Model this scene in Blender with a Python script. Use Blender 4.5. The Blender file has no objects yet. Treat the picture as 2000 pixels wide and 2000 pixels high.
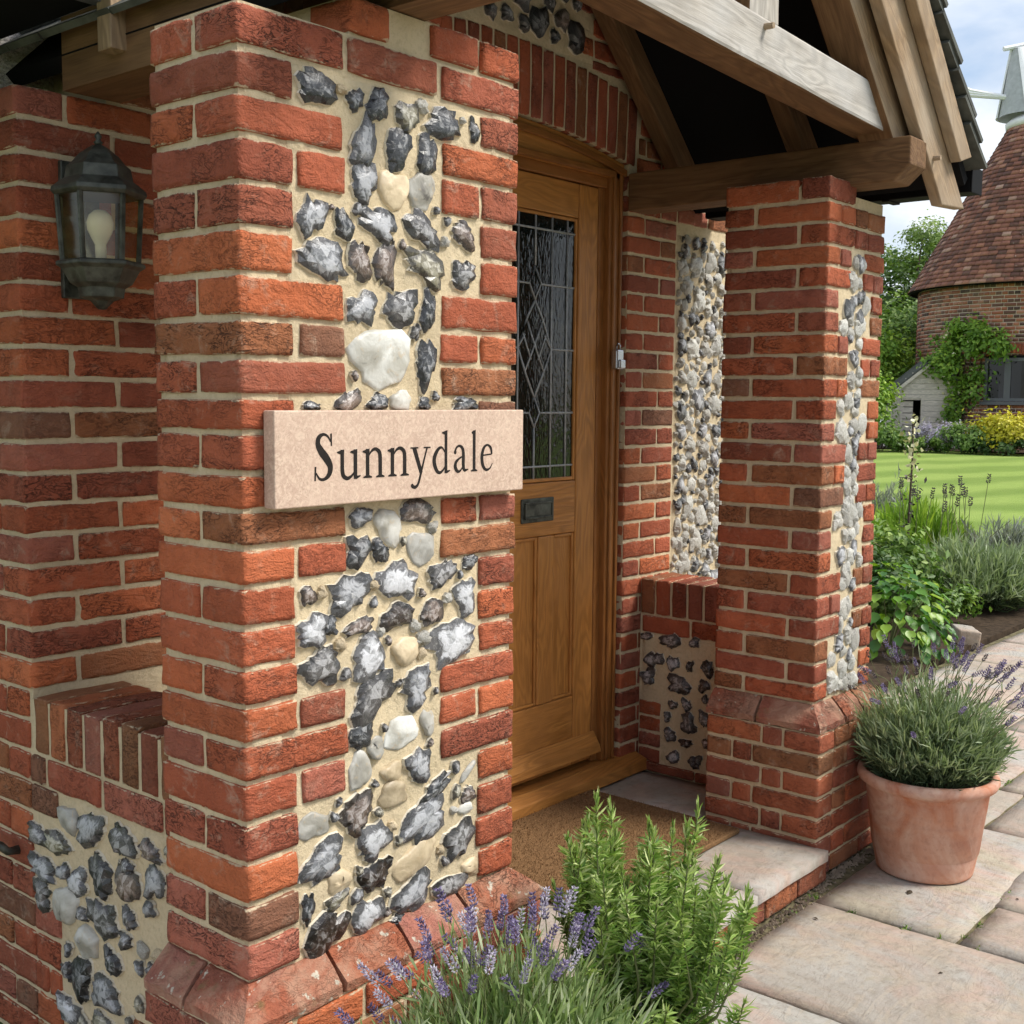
import bpy, math, random
import numpy as np
from mathutils import Vector, Matrix, noise

random.seed(7)
RNG = np.random.default_rng(11)
SC = bpy.context.scene
COL = SC.collection
R = math.radians

# ------------------------------------------------------------------ camera
def cam_axes(yaw, pitch, roll):
    y, p, r = R(yaw), R(pitch), R(roll)
    f = Vector((-math.sin(y) * math.cos(p), math.cos(y) * math.cos(p), math.sin(p)))
    rt = Vector((math.cos(y), math.sin(y), 0)); up = rt.cross(f)
    return rt * math.cos(r) + up * math.sin(r), -rt * math.sin(r) + up * math.cos(r), f
CAM_LOC = Vector((-1.3625, -1.7914, 1.1123))
rt, up, fw = cam_axes(-49.9206, -5.3999, 0.4795)
cam_data = bpy.data.cameras.new('camera'); cam = bpy.data.objects.new('camera', cam_data); COL.objects.link(cam)
M = Matrix((rt, up, -fw)).transposed().to_4x4(); M.translation = CAM_LOC
cam.matrix_world = M
cam_data.sensor_fit = 'HORIZONTAL'; cam_data.sensor_width = 36; cam_data.lens = 36 * 2353.23 / 2000
cam_data.clip_start = 0.05; cam_data.clip_end = 500
SC.camera = cam

# ------------------------------------------------------------------ node helpers
def nd(nt, t, ins=None, **attrs):
    n = nt.nodes.new(t)
    for k, v in attrs.items(): setattr(n, k, v)
    for k, v in (ins or {}).items():
        s = n.inputs[k]
        if isinstance(v, bpy.types.NodeSocket): nt.links.new(v, s)
        elif isinstance(v, bpy.types.Node): nt.links.new(v.outputs[0], s)
        else: s.default_value = v
    return n
def ma(nt, op, a, b=0.0, c=None, clamp=False):
    n = nd(nt, 'ShaderNodeMath', {0: a, 1: b}, operation=op, use_clamp=clamp)
    if c is not None:
        if isinstance(c, (bpy.types.NodeSocket,)): nt.links.new(c, n.inputs[2])
        else: n.inputs[2].default_value = c
    return n.outputs[0]
def mix(nt, fac, a, b, mode='MIX'):
    n = nt.nodes.new('ShaderNodeMix'); n.data_type = 'RGBA'; n.blend_type = mode
    for idx, v in ((0, fac), (6, a), (7, b)):
        s = n.inputs[idx]
        if isinstance(v, bpy.types.NodeSocket): nt.links.new(v, s)
        else: s.default_value = v if idx == 0 else (*v[:3], 1)
    return n.outputs[2]
def mr(nt, v, a, b, c=0.0, d=1.0):
    return nd(nt, 'ShaderNodeMapRange', {0: v, 1: a, 2: b, 3: c, 4: d}).outputs[0]
def nz(nt, vec, scale, detail=4, rough=.55, dist=0.0):
    return nd(nt, 'ShaderNodeTexNoise', {'Vector': vec, 'Scale': scale, 'Detail': detail, 'Roughness': rough, 'Distortion': dist})
def ramp(nt, fac, stops):
    n = nd(nt, 'ShaderNodeValToRGB', {0: fac}); e = n.color_ramp.elements
    while len(e) < len(stops): e.new(.5)
    for el, (p, c) in zip(e, stops): el.position = p; el.color = (*c, 1)
    return n.outputs[0]
def bump(nt, h, strength, dist, normal=None):
    ins = {'Height': h, 'Strength': strength, 'Distance': dist}
    if normal is not None: ins['Normal'] = normal
    return nd(nt, 'ShaderNodeBump', ins).outputs[0]
MATS = {}
def new_mat(name):
    m = bpy.data.materials.new(name); m.use_nodes = True; nt = m.node_tree
    b = nt.nodes['Principled BSDF']; MATS[name] = m
    return m, nt, b
def lk(nt, s, b, key): nt.links.new(s, b.inputs[key])
def objvec(nt, rnd=True, scale=None):
    v = nd(nt, 'ShaderNodeTexCoord').outputs['Object']
    if scale: v = nd(nt, 'ShaderNodeVectorMath', {0: v, 1: scale}, operation='MULTIPLY').outputs[0]
    if rnd:
        o = nd(nt, 'ShaderNodeObjectInfo').outputs['Random']
        o = ma(nt, 'MULTIPLY', o, 60.0)
        v = nd(nt, 'ShaderNodeVectorMath', {0: v, 1: o}, operation='ADD').outputs[0]
    return v

# ------------------------------------------------------------------ sky, sun, exposure
SUN_DIR = Vector((0.42, -0.66, 0.92)).normalized()      # towards the sun
world = bpy.data.worlds.new('World'); SC.world = world; world.use_nodes = True
wt = world.node_tree; bg = wt.nodes['Background']
sky = nd(wt, 'ShaderNodeTexSky', sky_type='NISHITA')
sky.sun_disc = False
sky.sun_elevation = math.asin(SUN_DIR.z)
sky.sun_rotation = math.atan2(SUN_DIR.x, SUN_DIR.y)
sky.air_density = 1.0; sky.dust_density = 1.6; sky.ozone_density = 1.0
wv = nd(wt, 'ShaderNodeTexCoord').outputs['Generated']
wsep = nd(wt, 'ShaderNodeSeparateXYZ', {0: wv})
den = ma(wt, 'ADD', ma(wt, 'MAXIMUM', wsep.outputs[2], 0.0), 0.28)
cv = nd(wt, 'ShaderNodeCombineXYZ', {0: ma(wt, 'DIVIDE', wsep.outputs[0], den), 1: ma(wt, 'DIVIDE', wsep.outputs[1], den), 2: 0.0}).outputs[0]
c1 = nz(wt, cv, 1.7, 6, .55, .6).outputs[0]
c2 = nz(wt, cv, 4.5, 5, .6, .3).outputs[0]
cmask = mr(wt, c1, .30, .56)
cloud = ramp(wt, c2, [(.3, (4.4, 4.8, 5.5)), (.55, (5.5, 5.8, 6.2)), (.75, (6.6, 6.75, 7.0))])
bg_col = mix(wt, cmask, sky.outputs[0], cloud)
wt.links.new(bg_col, bg.inputs[0]); bg.inputs[1].default_value = 0.10
sun_d = bpy.data.lights.new('sun', 'SUN'); sun = bpy.data.objects.new('sun', sun_d); COL.objects.link(sun)
sun_d.energy = 2.4; sun_d.angle = R(17); sun_d.color = (1, .95, .87)
sun.rotation_euler = SUN_DIR.to_track_quat('Z', 'Y').to_euler()
VS = SC.view_settings
VS.view_transform = 'Standard'; VS.look = 'None'; VS.gamma = 1; VS.exposure = 0.86; VS.use_curve_mapping = False
SC.cycles.use_denoising = True
SC.cycles.use_adaptive_sampling = True; SC.cycles.adaptive_threshold = 0.025
SC.cycles.max_bounces = 8; SC.cycles.diffuse_bounces = 4
SC.cycles.transparent_max_bounces = 4

# ------------------------------------------------------------------ object helpers
def thing(name, label, cat, loc=(0, 0, 0), group=None, kind=None):
    o = bpy.data.objects.new(name, None); COL.objects.link(o); o.location = loc
    o.empty_display_size = .05
    tag(o, label, cat, group, kind); return o
def tag(o, label=None, cat=None, group=None, kind=None):
    if label: o['label'] = label
    if cat: o['category'] = cat
    if group: o['group'] = group
    if kind: o['kind'] = kind
    return o
def wloc(p):
    v = Vector((0, 0, 0))
    while p is not None: v = v + Vector(p.location); p = p.parent
    return v
def put(name, me, parent=None, loc=(0, 0, 0), m=None, rot=None, scale=None, color=None):
    o = bpy.data.objects.new(name, me); COL.objects.link(o)
    if parent is not None: o.parent = parent
    o.location = Vector(loc) - wloc(parent)
    if rot is not None: o.rotation_euler = rot
    if scale is not None: o.scale = scale
    if color is not None: o.color = (*color, 1)
    if m is not None and not me.materials: me.materials.append(MATS[m])
    return o
def mk(name, verts, faces, m=None, smooth=False):
    me = bpy.data.meshes.new(name); me.from_pydata([tuple(map(float, v)) for v in verts], [], faces)
    if m: me.materials.append(MATS[m])
    if smooth: me.polygons.foreach_set('use_smooth', [True] * len(me.polygons))
    me.update(); return me
def npmesh(name, V, F, m, attrs=None, smooth=False):
    """V (n,3), F list of int arrays (k, nverts)"""
    me = bpy.data.meshes.new(name); V = np.asarray(V, np.float32)
    me.vertices.add(len(V)); me.vertices.foreach_set('co', V.ravel())
    loops = np.concatenate([f.ravel() for f in F]).astype(np.int32)
    tot = np.concatenate([np.full(len(f), f.shape[1]) for f in F]).astype(np.int32)
    st = np.concatenate([[0], np.cumsum(tot)[:-1]]).astype(np.int32)
    me.loops.add(len(loops)); me.loops.foreach_set('vertex_index', loops)
    me.polygons.add(len(tot)); me.polygons.foreach_set('loop_start', st); me.polygons.foreach_set('loop_total', tot)
    if smooth: me.polygons.foreach_set('use_smooth', np.ones(len(tot), bool))
    for k, a in (attrs or {}).items():
        at = me.attributes.new(k, 'FLOAT', 'POINT'); at.data.foreach_set('value', np.asarray(a, np.float32))
    me.update(calc_edges=True); me.validate()
    if m: me.materials.append(MATS[m])
    return me
class MB:
    def __init__(s): s.v = []; s.f = []; s.mi = []
    def add(s, v, f, mi=0):
        b = len(s.v); s.v += [tuple(map(float, q)) for q in v]; s.f += [tuple(i + b for i in q) for q in f]; s.mi += [mi] * len(f); return s
    def box(s, x0, x1, y0, y1, z0, z1, mi=0):
        return s.add([(x, y, z) for x in (x0, x1) for y in (y0, y1) for z in (z0, z1)],
                     [(0, 1, 3, 2), (4, 6, 7, 5), (0, 4, 5, 1), (2, 3, 7, 6), (0, 2, 6, 4), (1, 5, 7, 3)], mi)
    def prism(s, poly, axis, a, b, mi=0):
        """extrude 2D poly along axis ('x','y','z') from a to b; poly in the other two axes in order"""
        def p(u, v, t): return {'x': (t, u, v), 'y': (u, t, v), 'z': (u, v, t)}[axis]
        n = len(poly); V = [p(u, v, a) for u, v in poly] + [p(u, v, b) for u, v in poly]
        F = [tuple(range(n))[::-1], tuple(range(n, 2 * n))] + [(i, (i + 1) % n, n + (i + 1) % n, n + i) for i in range(n)]
        return s.add(V, F, mi)
    def tube(s, pts, rads, seg=8, mi=0, cap=True):
        pts = [Vector(q) for q in pts]; V = []; n = len(pts)
        for i, q in enumerate(pts):
            t = (pts[min(i + 1, n - 1)] - pts[max(i - 1, 0)]).normalized()
            a = t.orthogonal().normalized() if abs(t.z) > .95 else t.cross(Vector((0, 0, 1))).normalized()
            b = t.cross(a)
            r = rads[i] if hasattr(rads, '__len__') else rads
            V += [q + (a * math.cos(2 * math.pi * j / seg) + b * math.sin(2 * math.pi * j / seg)) * r for j in range(seg)]
        F = [(i * seg + j, i * seg + (j + 1) % seg, (i + 1) * seg + (j + 1) % seg, (i + 1) * seg + j) for i in range(n - 1) for j in range(seg)]
        if cap: F += [tuple(range(seg))[::-1], tuple((n - 1) * seg + j for j in range(seg))]
        return s.add(V, F, mi)
    def lathe(s, prof, c=(0, 0, 0), seg=32, mi=0, phase=0, cap=True):
        V = [(c[0] + r * math.cos(2 * math.pi * j / seg + phase), c[1] + r * math.sin(2 * math.pi * j / seg + phase), c[2] + z) for r, z in prof for j in range(seg)]
        F = [(i * seg + j, i * seg + (j + 1) % seg, (i + 1) * seg + (j + 1) % seg, (i + 1) * seg + j) for i in range(len(prof) - 1) for j in range(seg)]
        if cap: F += [tuple(range(seg))[::-1], tuple((len(prof) - 1) * seg + j for j in range(seg))]
        return s.add(V, F, mi)
    def mesh(s, name, mats, smooth=False):
        me = bpy.data.meshes.new(name); me.from_pydata(s.v, [], s.f)
        for m in ([mats] if isinstance(mats, str) else mats): me.materials.append(MATS[m])
        if max(s.mi, default=0): me.polygons.foreach_set('material_index', s.mi)
        if smooth: me.polygons.foreach_set('use_smooth', [True] * len(me.polygons))
        me.update(); return me
    def obj(s, name, mats, parent=None, smooth=False, bev=0, loc=None):
        o = put(name, s.mesh(name, mats, smooth), parent, loc if loc is not None else (0, 0, 0))
        if bev:
            b = o.modifiers.new('bevel', 'BEVEL'); b.width = bev; b.segments = 2; b.limit_method = 'ANGLE'
        return o

# ------------------------------------------------------------------ materials
def m_brick(name='brick', lichen=False):
    m, nt, b = new_mat(name); v = objvec(nt); oc = nd(nt, 'ShaderNodeObjectInfo').outputs['Color']
    sv = nd(nt, 'ShaderNodeVectorMath', {0: v, 1: (1, 1, 2.2)}, operation='MULTIPLY').outputs[0]
    n1 = nz(nt, v, 9, 4, .6, .4).outputs[0]; n2 = nz(nt, v, 60, 4, .65).outputs[0]; n3 = nz(nt, v, 240, 2, .7).outputs[0]
    cr = nz(nt, sv, 16, 3, .5, 2.6).outputs[0]
    cr2 = nz(nt, sv, 27, 2, .5, 1.8).outputs[0]
    msk = mr(nt, nz(nt, v, 13, 2).outputs[0], .40, .55)
    line = mr(nt, ma(nt, 'ABSOLUTE', ma(nt, 'SUBTRACT', cr, .5)), 0.0, .022, 1, 0)
    line2 = mr(nt, ma(nt, 'ABSOLUTE', ma(nt, 'SUBTRACT', cr2, .52)), 0.0, .018, 1, 0)
    rnd = nd(nt, 'ShaderNodeObjectInfo').outputs['Random']
    rr = ma(nt, 'FRACT', ma(nt, 'MULTIPLY', rnd, 7.3)); rs = ma(nt, 'FRACT', ma(nt, 'MULTIPLY', rnd, 13.7))
    line = ma(nt, 'MULTIPLY', ma(nt, 'MULTIPLY', ma(nt, 'MAXIMUM', line, line2), msk), mr(nt, rr, .1, .8, .15, 1))
    c = mix(nt, mr(nt, n1, .35, .75), oc, mix(nt, 1, oc, (.84, .75, .70), 'MULTIPLY'))
    c = mix(nt, mr(nt, n2, .35, .8, 0, .55), c, mix(nt, 1, c, (1.35, 1.25, 1.1), 'MULTIPLY'))
    c = mix(nt, mr(nt, n3, .45, .25, 0, .5), c, mix(nt, 1, c, (.55, .5, .5), 'MULTIPLY'))
    smear = ma(nt, 'MULTIPLY', mr(nt, nz(nt, v, 22, 5, .72, .6).outputs[0], .55, .74), mr(nt, rs, 0, 1, .10, .65))
    c = mix(nt, smear, c, (.50, .38, .28))
    ed = nd(nt, 'ShaderNodeAttribute', attribute_name='edge').outputs['Fac']
    em = mr(nt, ma(nt, 'ADD', ed, ma(nt, 'MULTIPLY', ma(nt, 'SUBTRACT', nz(nt, v, 34, 4, .65, .6).outputs[0], .5), 1.7)), .86, 1.08)
    c = mix(nt, ma(nt, 'MULTIPLY', em, .85), c, (.62, .50, .34))
    c = mix(nt, ma(nt, 'MULTIPLY', line, .8), c, (.035, .018, .014))
    if lichen:
        c = mix(nt, mr(nt, nz(nt, v, 10, 5, .65, .5).outputs[0], .42, .62, 0, .75), c, (.42, .25, .17))
        c = mix(nt, mr(nt, nz(nt, v, 38, 3, .6).outputs[0], .64, .70, 0, .85), c, (.58, .54, .44))
        c = mix(nt, mr(nt, nz(nt, v, 17, 4, .6).outputs[0], .62, .72, 0, .6), c, (.16, .14, .06))
    lk(nt, c, b, 'Base Color'); b.inputs['Roughness'].default_value = .88; b.inputs['Specular IOR Level'].default_value = .25
    h = ma(nt, 'SUBTRACT', ma(nt, 'ADD', ma(nt, 'MULTIPLY', n2, .8), ma(nt, 'MULTIPLY', n3, .25)), ma(nt, 'MULTIPLY', line, .75))
    h = ma(nt, 'ADD', h, ma(nt, 'MULTIPLY', cr, .9))
    lk(nt, bump(nt, h, 1.0, .006), b, 'Normal')
def m_mortar(name='mortar', col=(.70, .57, .37)):
    m, nt, b = new_mat(name); v = objvec(nt, False)
    n1 = nz(nt, v, 5, 5, .6, .3).outputs[0]; n2 = nz(nt, v, 90, 5, .7).outputs[0]; n3 = nz(nt, v, 420, 2, .7).outputs[0]
    c = mix(nt, mr(nt, n1, .3, .75), col, tuple(q * f for q, f in zip(col, (.82, .84, .88))))
    c = mix(nt, mr(nt, n2, .52, .28, 0, .55), c, tuple(q * .62 for q in col))
    c = mix(nt, mr(nt, n3, .60, .75, 0, .5), c, (.75, .68, .55))
    c = mix(nt, ma(nt, 'MULTIPLY', mr(nt, nz(nt, v, 11, 5, .7, 1.).outputs[0], .58, .72), .4), c, (.34, .25, .13))
    c = mix(nt, ma(nt, 'MULTIPLY', mr(nt, nz(nt, v, 2.3, 6, .68, .8).outputs[0], .50, .70), .45), c, tuple(q * f for q, f in zip(col, (.52, .50, .48))))
    lk(nt, c, b, 'Base Color'); b.inputs['Roughness'].default_value = .95; b.inputs['Specular IOR Level'].default_value = .15
    h = ma(nt, 'ADD', ma(nt, 'ADD', ma(nt, 'MULTIPLY', n2, 1.2), ma(nt, 'MULTIPLY', n3, .4)), ma(nt, 'MULTIPLY', nz(nt, v, 24, 4).outputs[0], 1.6))
    lk(nt, bump(nt, h, .8, .004), b, 'Normal')
def m_flint():
    m, nt, b = new_mat('flint'); v = objvec(nt); oc = nd(nt, 'ShaderNodeObjectInfo').outputs['Color']
    rad = nd(nt, 'ShaderNodeAttribute', attribute_name='rad').outputs['Fac']
    tone = nd(nt, 'ShaderNodeAttribute', attribute_name='tone').outputs['Fac']
    n1 = nz(nt, v, 36, 5, .62, 2.2).outputs[0]; n2 = nz(nt, v, 95, 3, .6, .8).outputs[0]
    nn = ma(nt, 'SUBTRACT', n1, .5)
    edge = mr(nt, ma(nt, 'ADD', rad, ma(nt, 'MULTIPLY', nn, 1.35)), .45, .66)
    q = ma(nt, 'ADD', tone, ma(nt, 'MULTIPLY', nn, 1.3))
    dark = mix(nt, .6, (.016, .015, .016), mix(nt, 1, oc, (.16, .15, .15), 'MULTIPLY'))
    pale = mix(nt, .40, mix(nt, 1, oc, (1.9, 1.9, 1.95), 'MULTIPLY'), (.60, .60, .60))  # pale patina of the stone, with sky sheen painted into the colour
    c = mix(nt, mr(nt, q, .20, .45), mix(nt, 1, oc, (.5, .48, .48), 'MULTIPLY'), oc)
    c = mix(nt, mr(nt, q, .46, .72), c, pale)
    c = mix(nt, ma(nt, 'MULTIPLY', edge, .88), c, dark)
    c = mix(nt, ma(nt, 'MULTIPLY', mr(nt, n2, .60, .70), .30), c, (.60, .58, .53))
    rim = mr(nt, ma(nt, 'ADD', rad, ma(nt, 'MULTIPLY', ma(nt, 'SUBTRACT', n2, .5), .16)), .885, .915)
    c = mix(nt, rim, c, (.68, .63, .52))
    lk(nt, c, b, 'Base Color')
    lk(nt, mr(nt, ma(nt, 'MAXIMUM', rim, mr(nt, n2, .3, .7, 0, .25)), 0, 1, .24, .85), b, 'Roughness')
    b.inputs['Specular IOR Level'].default_value = .7
    lk(nt, bump(nt, ma(nt, 'ADD', n1, ma(nt, 'MULTIPLY', n2, .35)), .4, .005), b, 'Normal')
    m, nt, b = new_mat('flint_pale'); v = objvec(nt); oc = nd(nt, 'ShaderNodeObjectInfo').outputs['Color']
    n1 = nz(nt, v, 16, 4, .55, .8).outputs[0]; n2 = nz(nt, v, 60, 4, .6, .5).outputs[0]
    c = mix(nt, mr(nt, n1, .38, .62), oc, mix(nt, 1, oc, (.62, .60, .56), 'MULTIPLY'))
    c = mix(nt, ma(nt, 'MULTIPLY', mr(nt, n2, .58, .72), .5), c, (.52, .38, .22))
    c = mix(nt, ma(nt, 'MULTIPLY', mr(nt, n1, .66, .72), .8), c, (.10, .09, .085))
    lk(nt, c, b, 'Base Color'); b.inputs['Roughness'].default_value = .45
    lk(nt, bump(nt, ma(nt, 'ADD', n1, ma(nt, 'MULTIPLY', n2, .4)), .5, .006), b, 'Normal')
def m_wood(name, ca, cb, grey=None, rough=.75, gscale=1.0, spec=.3):
    m, nt, b = new_mat(name); v = objvec(nt)
    sv = nd(nt, 'ShaderNodeVectorMath', {0: v, 1: (2.2 * gscale, 26 * gscale, 26 * gscale)}, operation='MULTIPLY').outputs[0]
    g = nz(nt, sv, 1.2, 5, .6, 1.1).outputs[0]
    fine = nz(nt, nd(nt, 'ShaderNodeVectorMath', {0: v, 1: (9, 260, 260)}, operation='MULTIPLY').outputs[0], 1, 3).outputs[0]
    rings = ma(nt, 'SINE', ma(nt, 'MULTIPLY', nz(nt, nd(nt, 'ShaderNodeVectorMath', {0: v, 1: (1.4, 7, 7)}, operation='MULTIPLY').outputs[0], 1, 3, .5, .6).outputs[0], 75.0))
    rings = mr(nt, rings, -1, 1)
    c = mix(nt, mr(nt, g, .3, .7), ca, cb)
    c = mix(nt, ma(nt, 'MULTIPLY', rings, .6 if grey else .45), c, tuple(q * .58 for q in cb))
    c = mix(nt, mr(nt, fine, .5, .25, 0, .5), c, tuple(q * .45 for q in cb))
    blotch = mr(nt, nz(nt, v, 3, 4, .6, .4).outputs[0], .35, .7)
    if grey: c = mix(nt, ma(nt, 'MULTIPLY', blotch, .8), c, grey)
    lk(nt, c, b, 'Base Color'); b.inputs['Roughness'].default_value = rough; b.inputs['Specular IOR Level'].default_value = spec
    lk(nt, bump(nt, ma(nt, 'ADD', ma(nt, 'MULTIPLY', rings, .5), ma(nt, 'ADD', fine, g)), .35, .003), b, 'Normal')
def m_plain(name, col, rough=.6, metal=0, spec=.5, nscale=0, namp=.3, bmp=0):
    m, nt, b = new_mat(name)
    b.inputs['Base Color'].default_value = (*col, 1); b.inputs['Roughness'].default_value = rough
    b.inputs['Metallic'].default_value = metal; b.inputs['Specular IOR Level'].default_value = spec
    if nscale:
        v = objvec(nt); n = nz(nt, v, nscale, 5, .6, .3).outputs[0]
        lk(nt, mix(nt, mr(nt, n, .3, .7), tuple(q * (1 - namp) for q in col), tuple(min(1, q * (1 + namp)) for q in col)), b, 'Base Color')
        lk(nt, mr(nt, n, .3, .7, max(.02, rough - .1), min(1, rough + .1)), b, 'Roughness')
        if bmp: lk(nt, bump(nt, n, .6, bmp), b, 'Normal')
def m_slab():
    m, nt, b = new_mat('sandstone'); v = objvec(nt); oc = nd(nt, 'ShaderNodeObjectInfo').outputs['Color']
    sv = nd(nt, 'ShaderNodeVectorMath', {0: v, 1: (1.6, .9, 1)}, operation='MULTIPLY').outputs[0]
    n1 = nz(nt, sv, 2.2, 5, .6, 1.6).outputs[0]; n2 = nz(nt, v, 30, 6, .65).outputs[0]; n3 = nz(nt, v, 200, 3).outputs[0]
    lay = nz(nt, nd(nt, 'ShaderNodeVectorMath', {0: v, 1: (3, 9, 1)}, operation='MULTIPLY').outputs[0], 1.2, 4, .55, 2.2).outputs[0]
    step = ma(nt, 'SNAP', lay, .09)
    c = mix(nt, mr(nt, n1, .40, .60), oc, (.47, .345, .285))
    c = mix(nt, mr(nt, nz(nt, sv, 1.9, 5, .65, 1.4).outputs[0], .44, .60, 0, .85), c, (.41, .40, .37))
    c = mix(nt, mr(nt, n2, .5, .3, 0, .6), c, (.22, .19, .15))
    dirt = mr(nt, nz(nt, v, 1.1, 6, .7, .8).outputs[0], .46, .62, 0, .55)
    c = mix(nt, dirt, c, (.29, .25, .20))
    c = mix(nt, mr(nt, lay, .56, .6, 0, .25), c, (.48, .40, .30))
    moss = ma(nt, 'MULTIPLY', mr(nt, nz(nt, v, 7, 5, .7, .8).outputs[0], .6, .74), .35)
    c = mix(nt, moss, c, (.25, .22, .08))
    c = mix(nt, mr(nt, n3, .62, .8, 0, .3), c, (.6, .52, .42))
    lk(nt, c, b, 'Base Color'); b.inputs['Roughness'].default_value = .8; b.inputs['Specular IOR Level'].default_value = .3
    h = ma(nt, 'ADD', ma(nt, 'MULTIPLY', step, 6.0), ma(nt, 'ADD', ma(nt, 'MULTIPLY', n2, .8), ma(nt, 'MULTIPLY', n3, .2)))
    lk(nt, bump(nt, h, .9, .006), b, 'Normal')
def m_signstone():
    m, nt, b = new_mat('limestone'); v = objvec(nt, False)
    n1 = nz(nt, v, 9, 4, .6, .5).outputs[0]; n2 = nz(nt, v, 62, 5, .65, 1.8).outputs[0]; n3 = nz(nt, v, 200, 4, .7, 1.2).outputs[0]
    c = mix(nt, mr(nt, n1, .35, .68), (.60, .435, .335), (.49, .345, .265))
    c = mix(nt, mr(nt, n2, .45, .60, 0, .75), c, (.70, .545, .42))
    c = mix(nt, mr(nt, n3, .48, .34, 0, .6), c, (.36, .255, .19))
    lk(nt, c, b, 'Base Color'); b.inputs['Roughness'].default_value = .62; b.inputs['Specular IOR Level'].default_value = .35
    lk(nt, bump(nt, n3, .15, .001), b, 'Normal')
def m_terracotta(name='terracotta', k=1.0):
    m, nt, b = new_mat(name); v = objvec(nt)
    z = nd(nt, 'ShaderNodeSeparateXYZ', {0: v}).outputs[2]
    n1 = nz(nt, v, 4.5, 6, .62, .9).outputs[0]; n2 = nz(nt, v, 45, 5, .6).outputs[0]
    sv = nd(nt, 'ShaderNodeVectorMath', {0: v, 1: (2, 2, 14)}, operation='MULTIPLY').outputs[0]
    st = nz(nt, sv, 2.2, 4, .6, .6).outputs[0]
    c = mix(nt, mr(nt, st, .35, .65), (.52 * k, .20 * k, .10 * k), (.43 * k, .155 * k, .085 * k))
    c = mix(nt, ma(nt, 'MULTIPLY', mr(nt, n1, .34, .58), .9), c, (.63, .44, .35))
    c = mix(nt, mr(nt, n2, .5, .3, 0, .3), c, (.28, .10, .06))
    lk(nt, c, b, 'Base Color'); b.inputs['Roughness'].default_value = .8; b.inputs['Specular IOR Level'].default_value = .3
    lk(nt, bump(nt, ma(nt, 'ADD', n2, st), .25, .002), b, 'Normal')
def m_leaf(name, stops, rough=.5, trans=.25):
    m, nt, b = new_mat(name)
    r = nd(nt, 'ShaderNodeAttribute', attribute_name='rnd').outputs['Fac']
    c = ramp(nt, r, stops)
    lk(nt, c, b, 'Base Color'); b.inputs['Roughness'].default_value = rough; b.inputs['Specular IOR Level'].default_value = .35
    if trans:
        t = nd(nt, 'ShaderNodeBsdfTranslucent', {0: mix(nt, 1, c, (1.25, 1.35, .7), 'MULTIPLY')})
        s = nd(nt, 'ShaderNodeMixShader', {0: trans, 1: b.outputs[0], 2: t.outputs[0]})
        nt.links.new(s.outputs[0], nt.nodes['Material Output'].inputs[0])
def m_leafobj(name, rough=.42, trans=.25):
    m, nt, b = new_mat(name); v = objvec(nt); oc = nd(nt, 'ShaderNodeObjectInfo').outputs['Color']
    n = nz(nt, v, 40, 4).outputs[0]
    c = mix(nt, mr(nt, n, .3, .7, 0, .4), oc, mix(nt, 1, oc, (1.5, 1.3, 1.1), 'MULTIPLY'))
    lk(nt, c, b, 'Base Color'); b.inputs['Roughness'].default_value = rough
    t = nd(nt, 'ShaderNodeBsdfTranslucent', {0: mix(nt, 1, c, (1.25, 1.35, .7), 'MULTIPLY')})
    s = nd(nt, 'ShaderNodeMixShader', {0: trans, 1: b.outputs[0], 2: t.outputs[0]})
    nt.links.new(s.outputs[0], nt.nodes['Material Output'].inputs[0])
def m_lawn():
    m, nt, b = new_mat('lawn'); v = nd(nt, 'ShaderNodeTexCoord').outputs['Object']
    sp = nd(nt, 'ShaderNodeSeparateXYZ', {0: v})
    a = ma(nt, 'ADD', ma(nt, 'MULTIPLY', sp.outputs[0], .72), ma(nt, 'MULTIPLY', sp.outputs[1], .62))
    a = ma(nt, 'ADD', a, ma(nt, 'MULTIPLY', nz(nt, v, .35, 3).outputs[0], 1.9))
    s = mr(nt, ma(nt, 'SINE', ma(nt, 'MULTIPLY', a, 5.2)), -.7, .7)
    n = nz(nt, v, 5, 6, .7).outputs[0]; n2 = nz(nt, v, 60, 4, .7).outputs[0]; n3 = nz(nt, v, .8, 4, .6).outputs[0]
    c = mix(nt, s, (.165, .25, .046), (.29, .385, .09))
    c = mix(nt, mr(nt, n, .3, .7, 0, .5), c, (.19, .29, .05))
    c = mix(nt, mr(nt, n3, .4, .7, 0, .35), c, (.28, .35, .09))
    c = mix(nt, mr(nt, n2, .5, .25, 0, .35), c, (.16, .22, .03))
    lk(nt, c, b, 'Base Color'); b.inputs['Roughness'].default_value = .8; b.inputs['Specular IOR Level'].default_value = .2
    lk(nt, bump(nt, n2, .6, .03), b, 'Normal')
def m_tiles():
    m, nt, b = new_mat('roof_tile'); r = nd(nt, 'ShaderNodeAttribute', attribute_name='rnd').outputs['Fac']
    v = nd(nt, 'ShaderNodeTexCoord').outputs['Object']; n = nz(nt, v, 1.4, 5, .65, .5).outputs[0]
    c = ramp(nt, r, [(0, (.13, .065, .055)), (.35, (.24, .10, .075)), (.65, (.32, .135, .095)), (.88, (.42, .19, .13)), (1, (.48, .30, .24))])
    c = mix(nt, mr(nt, n, .5, .72, 0, .7), c, (.13, .10, .085))
    c = mix(nt, mr(nt, nz(nt, v, 7, 5, .7).outputs[0], .62, .75, 0, .5), c, (.30, .27, .20))
    lk(nt, c, b, 'Base Color'); b.inputs['Roughness'].default_value = .85
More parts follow.
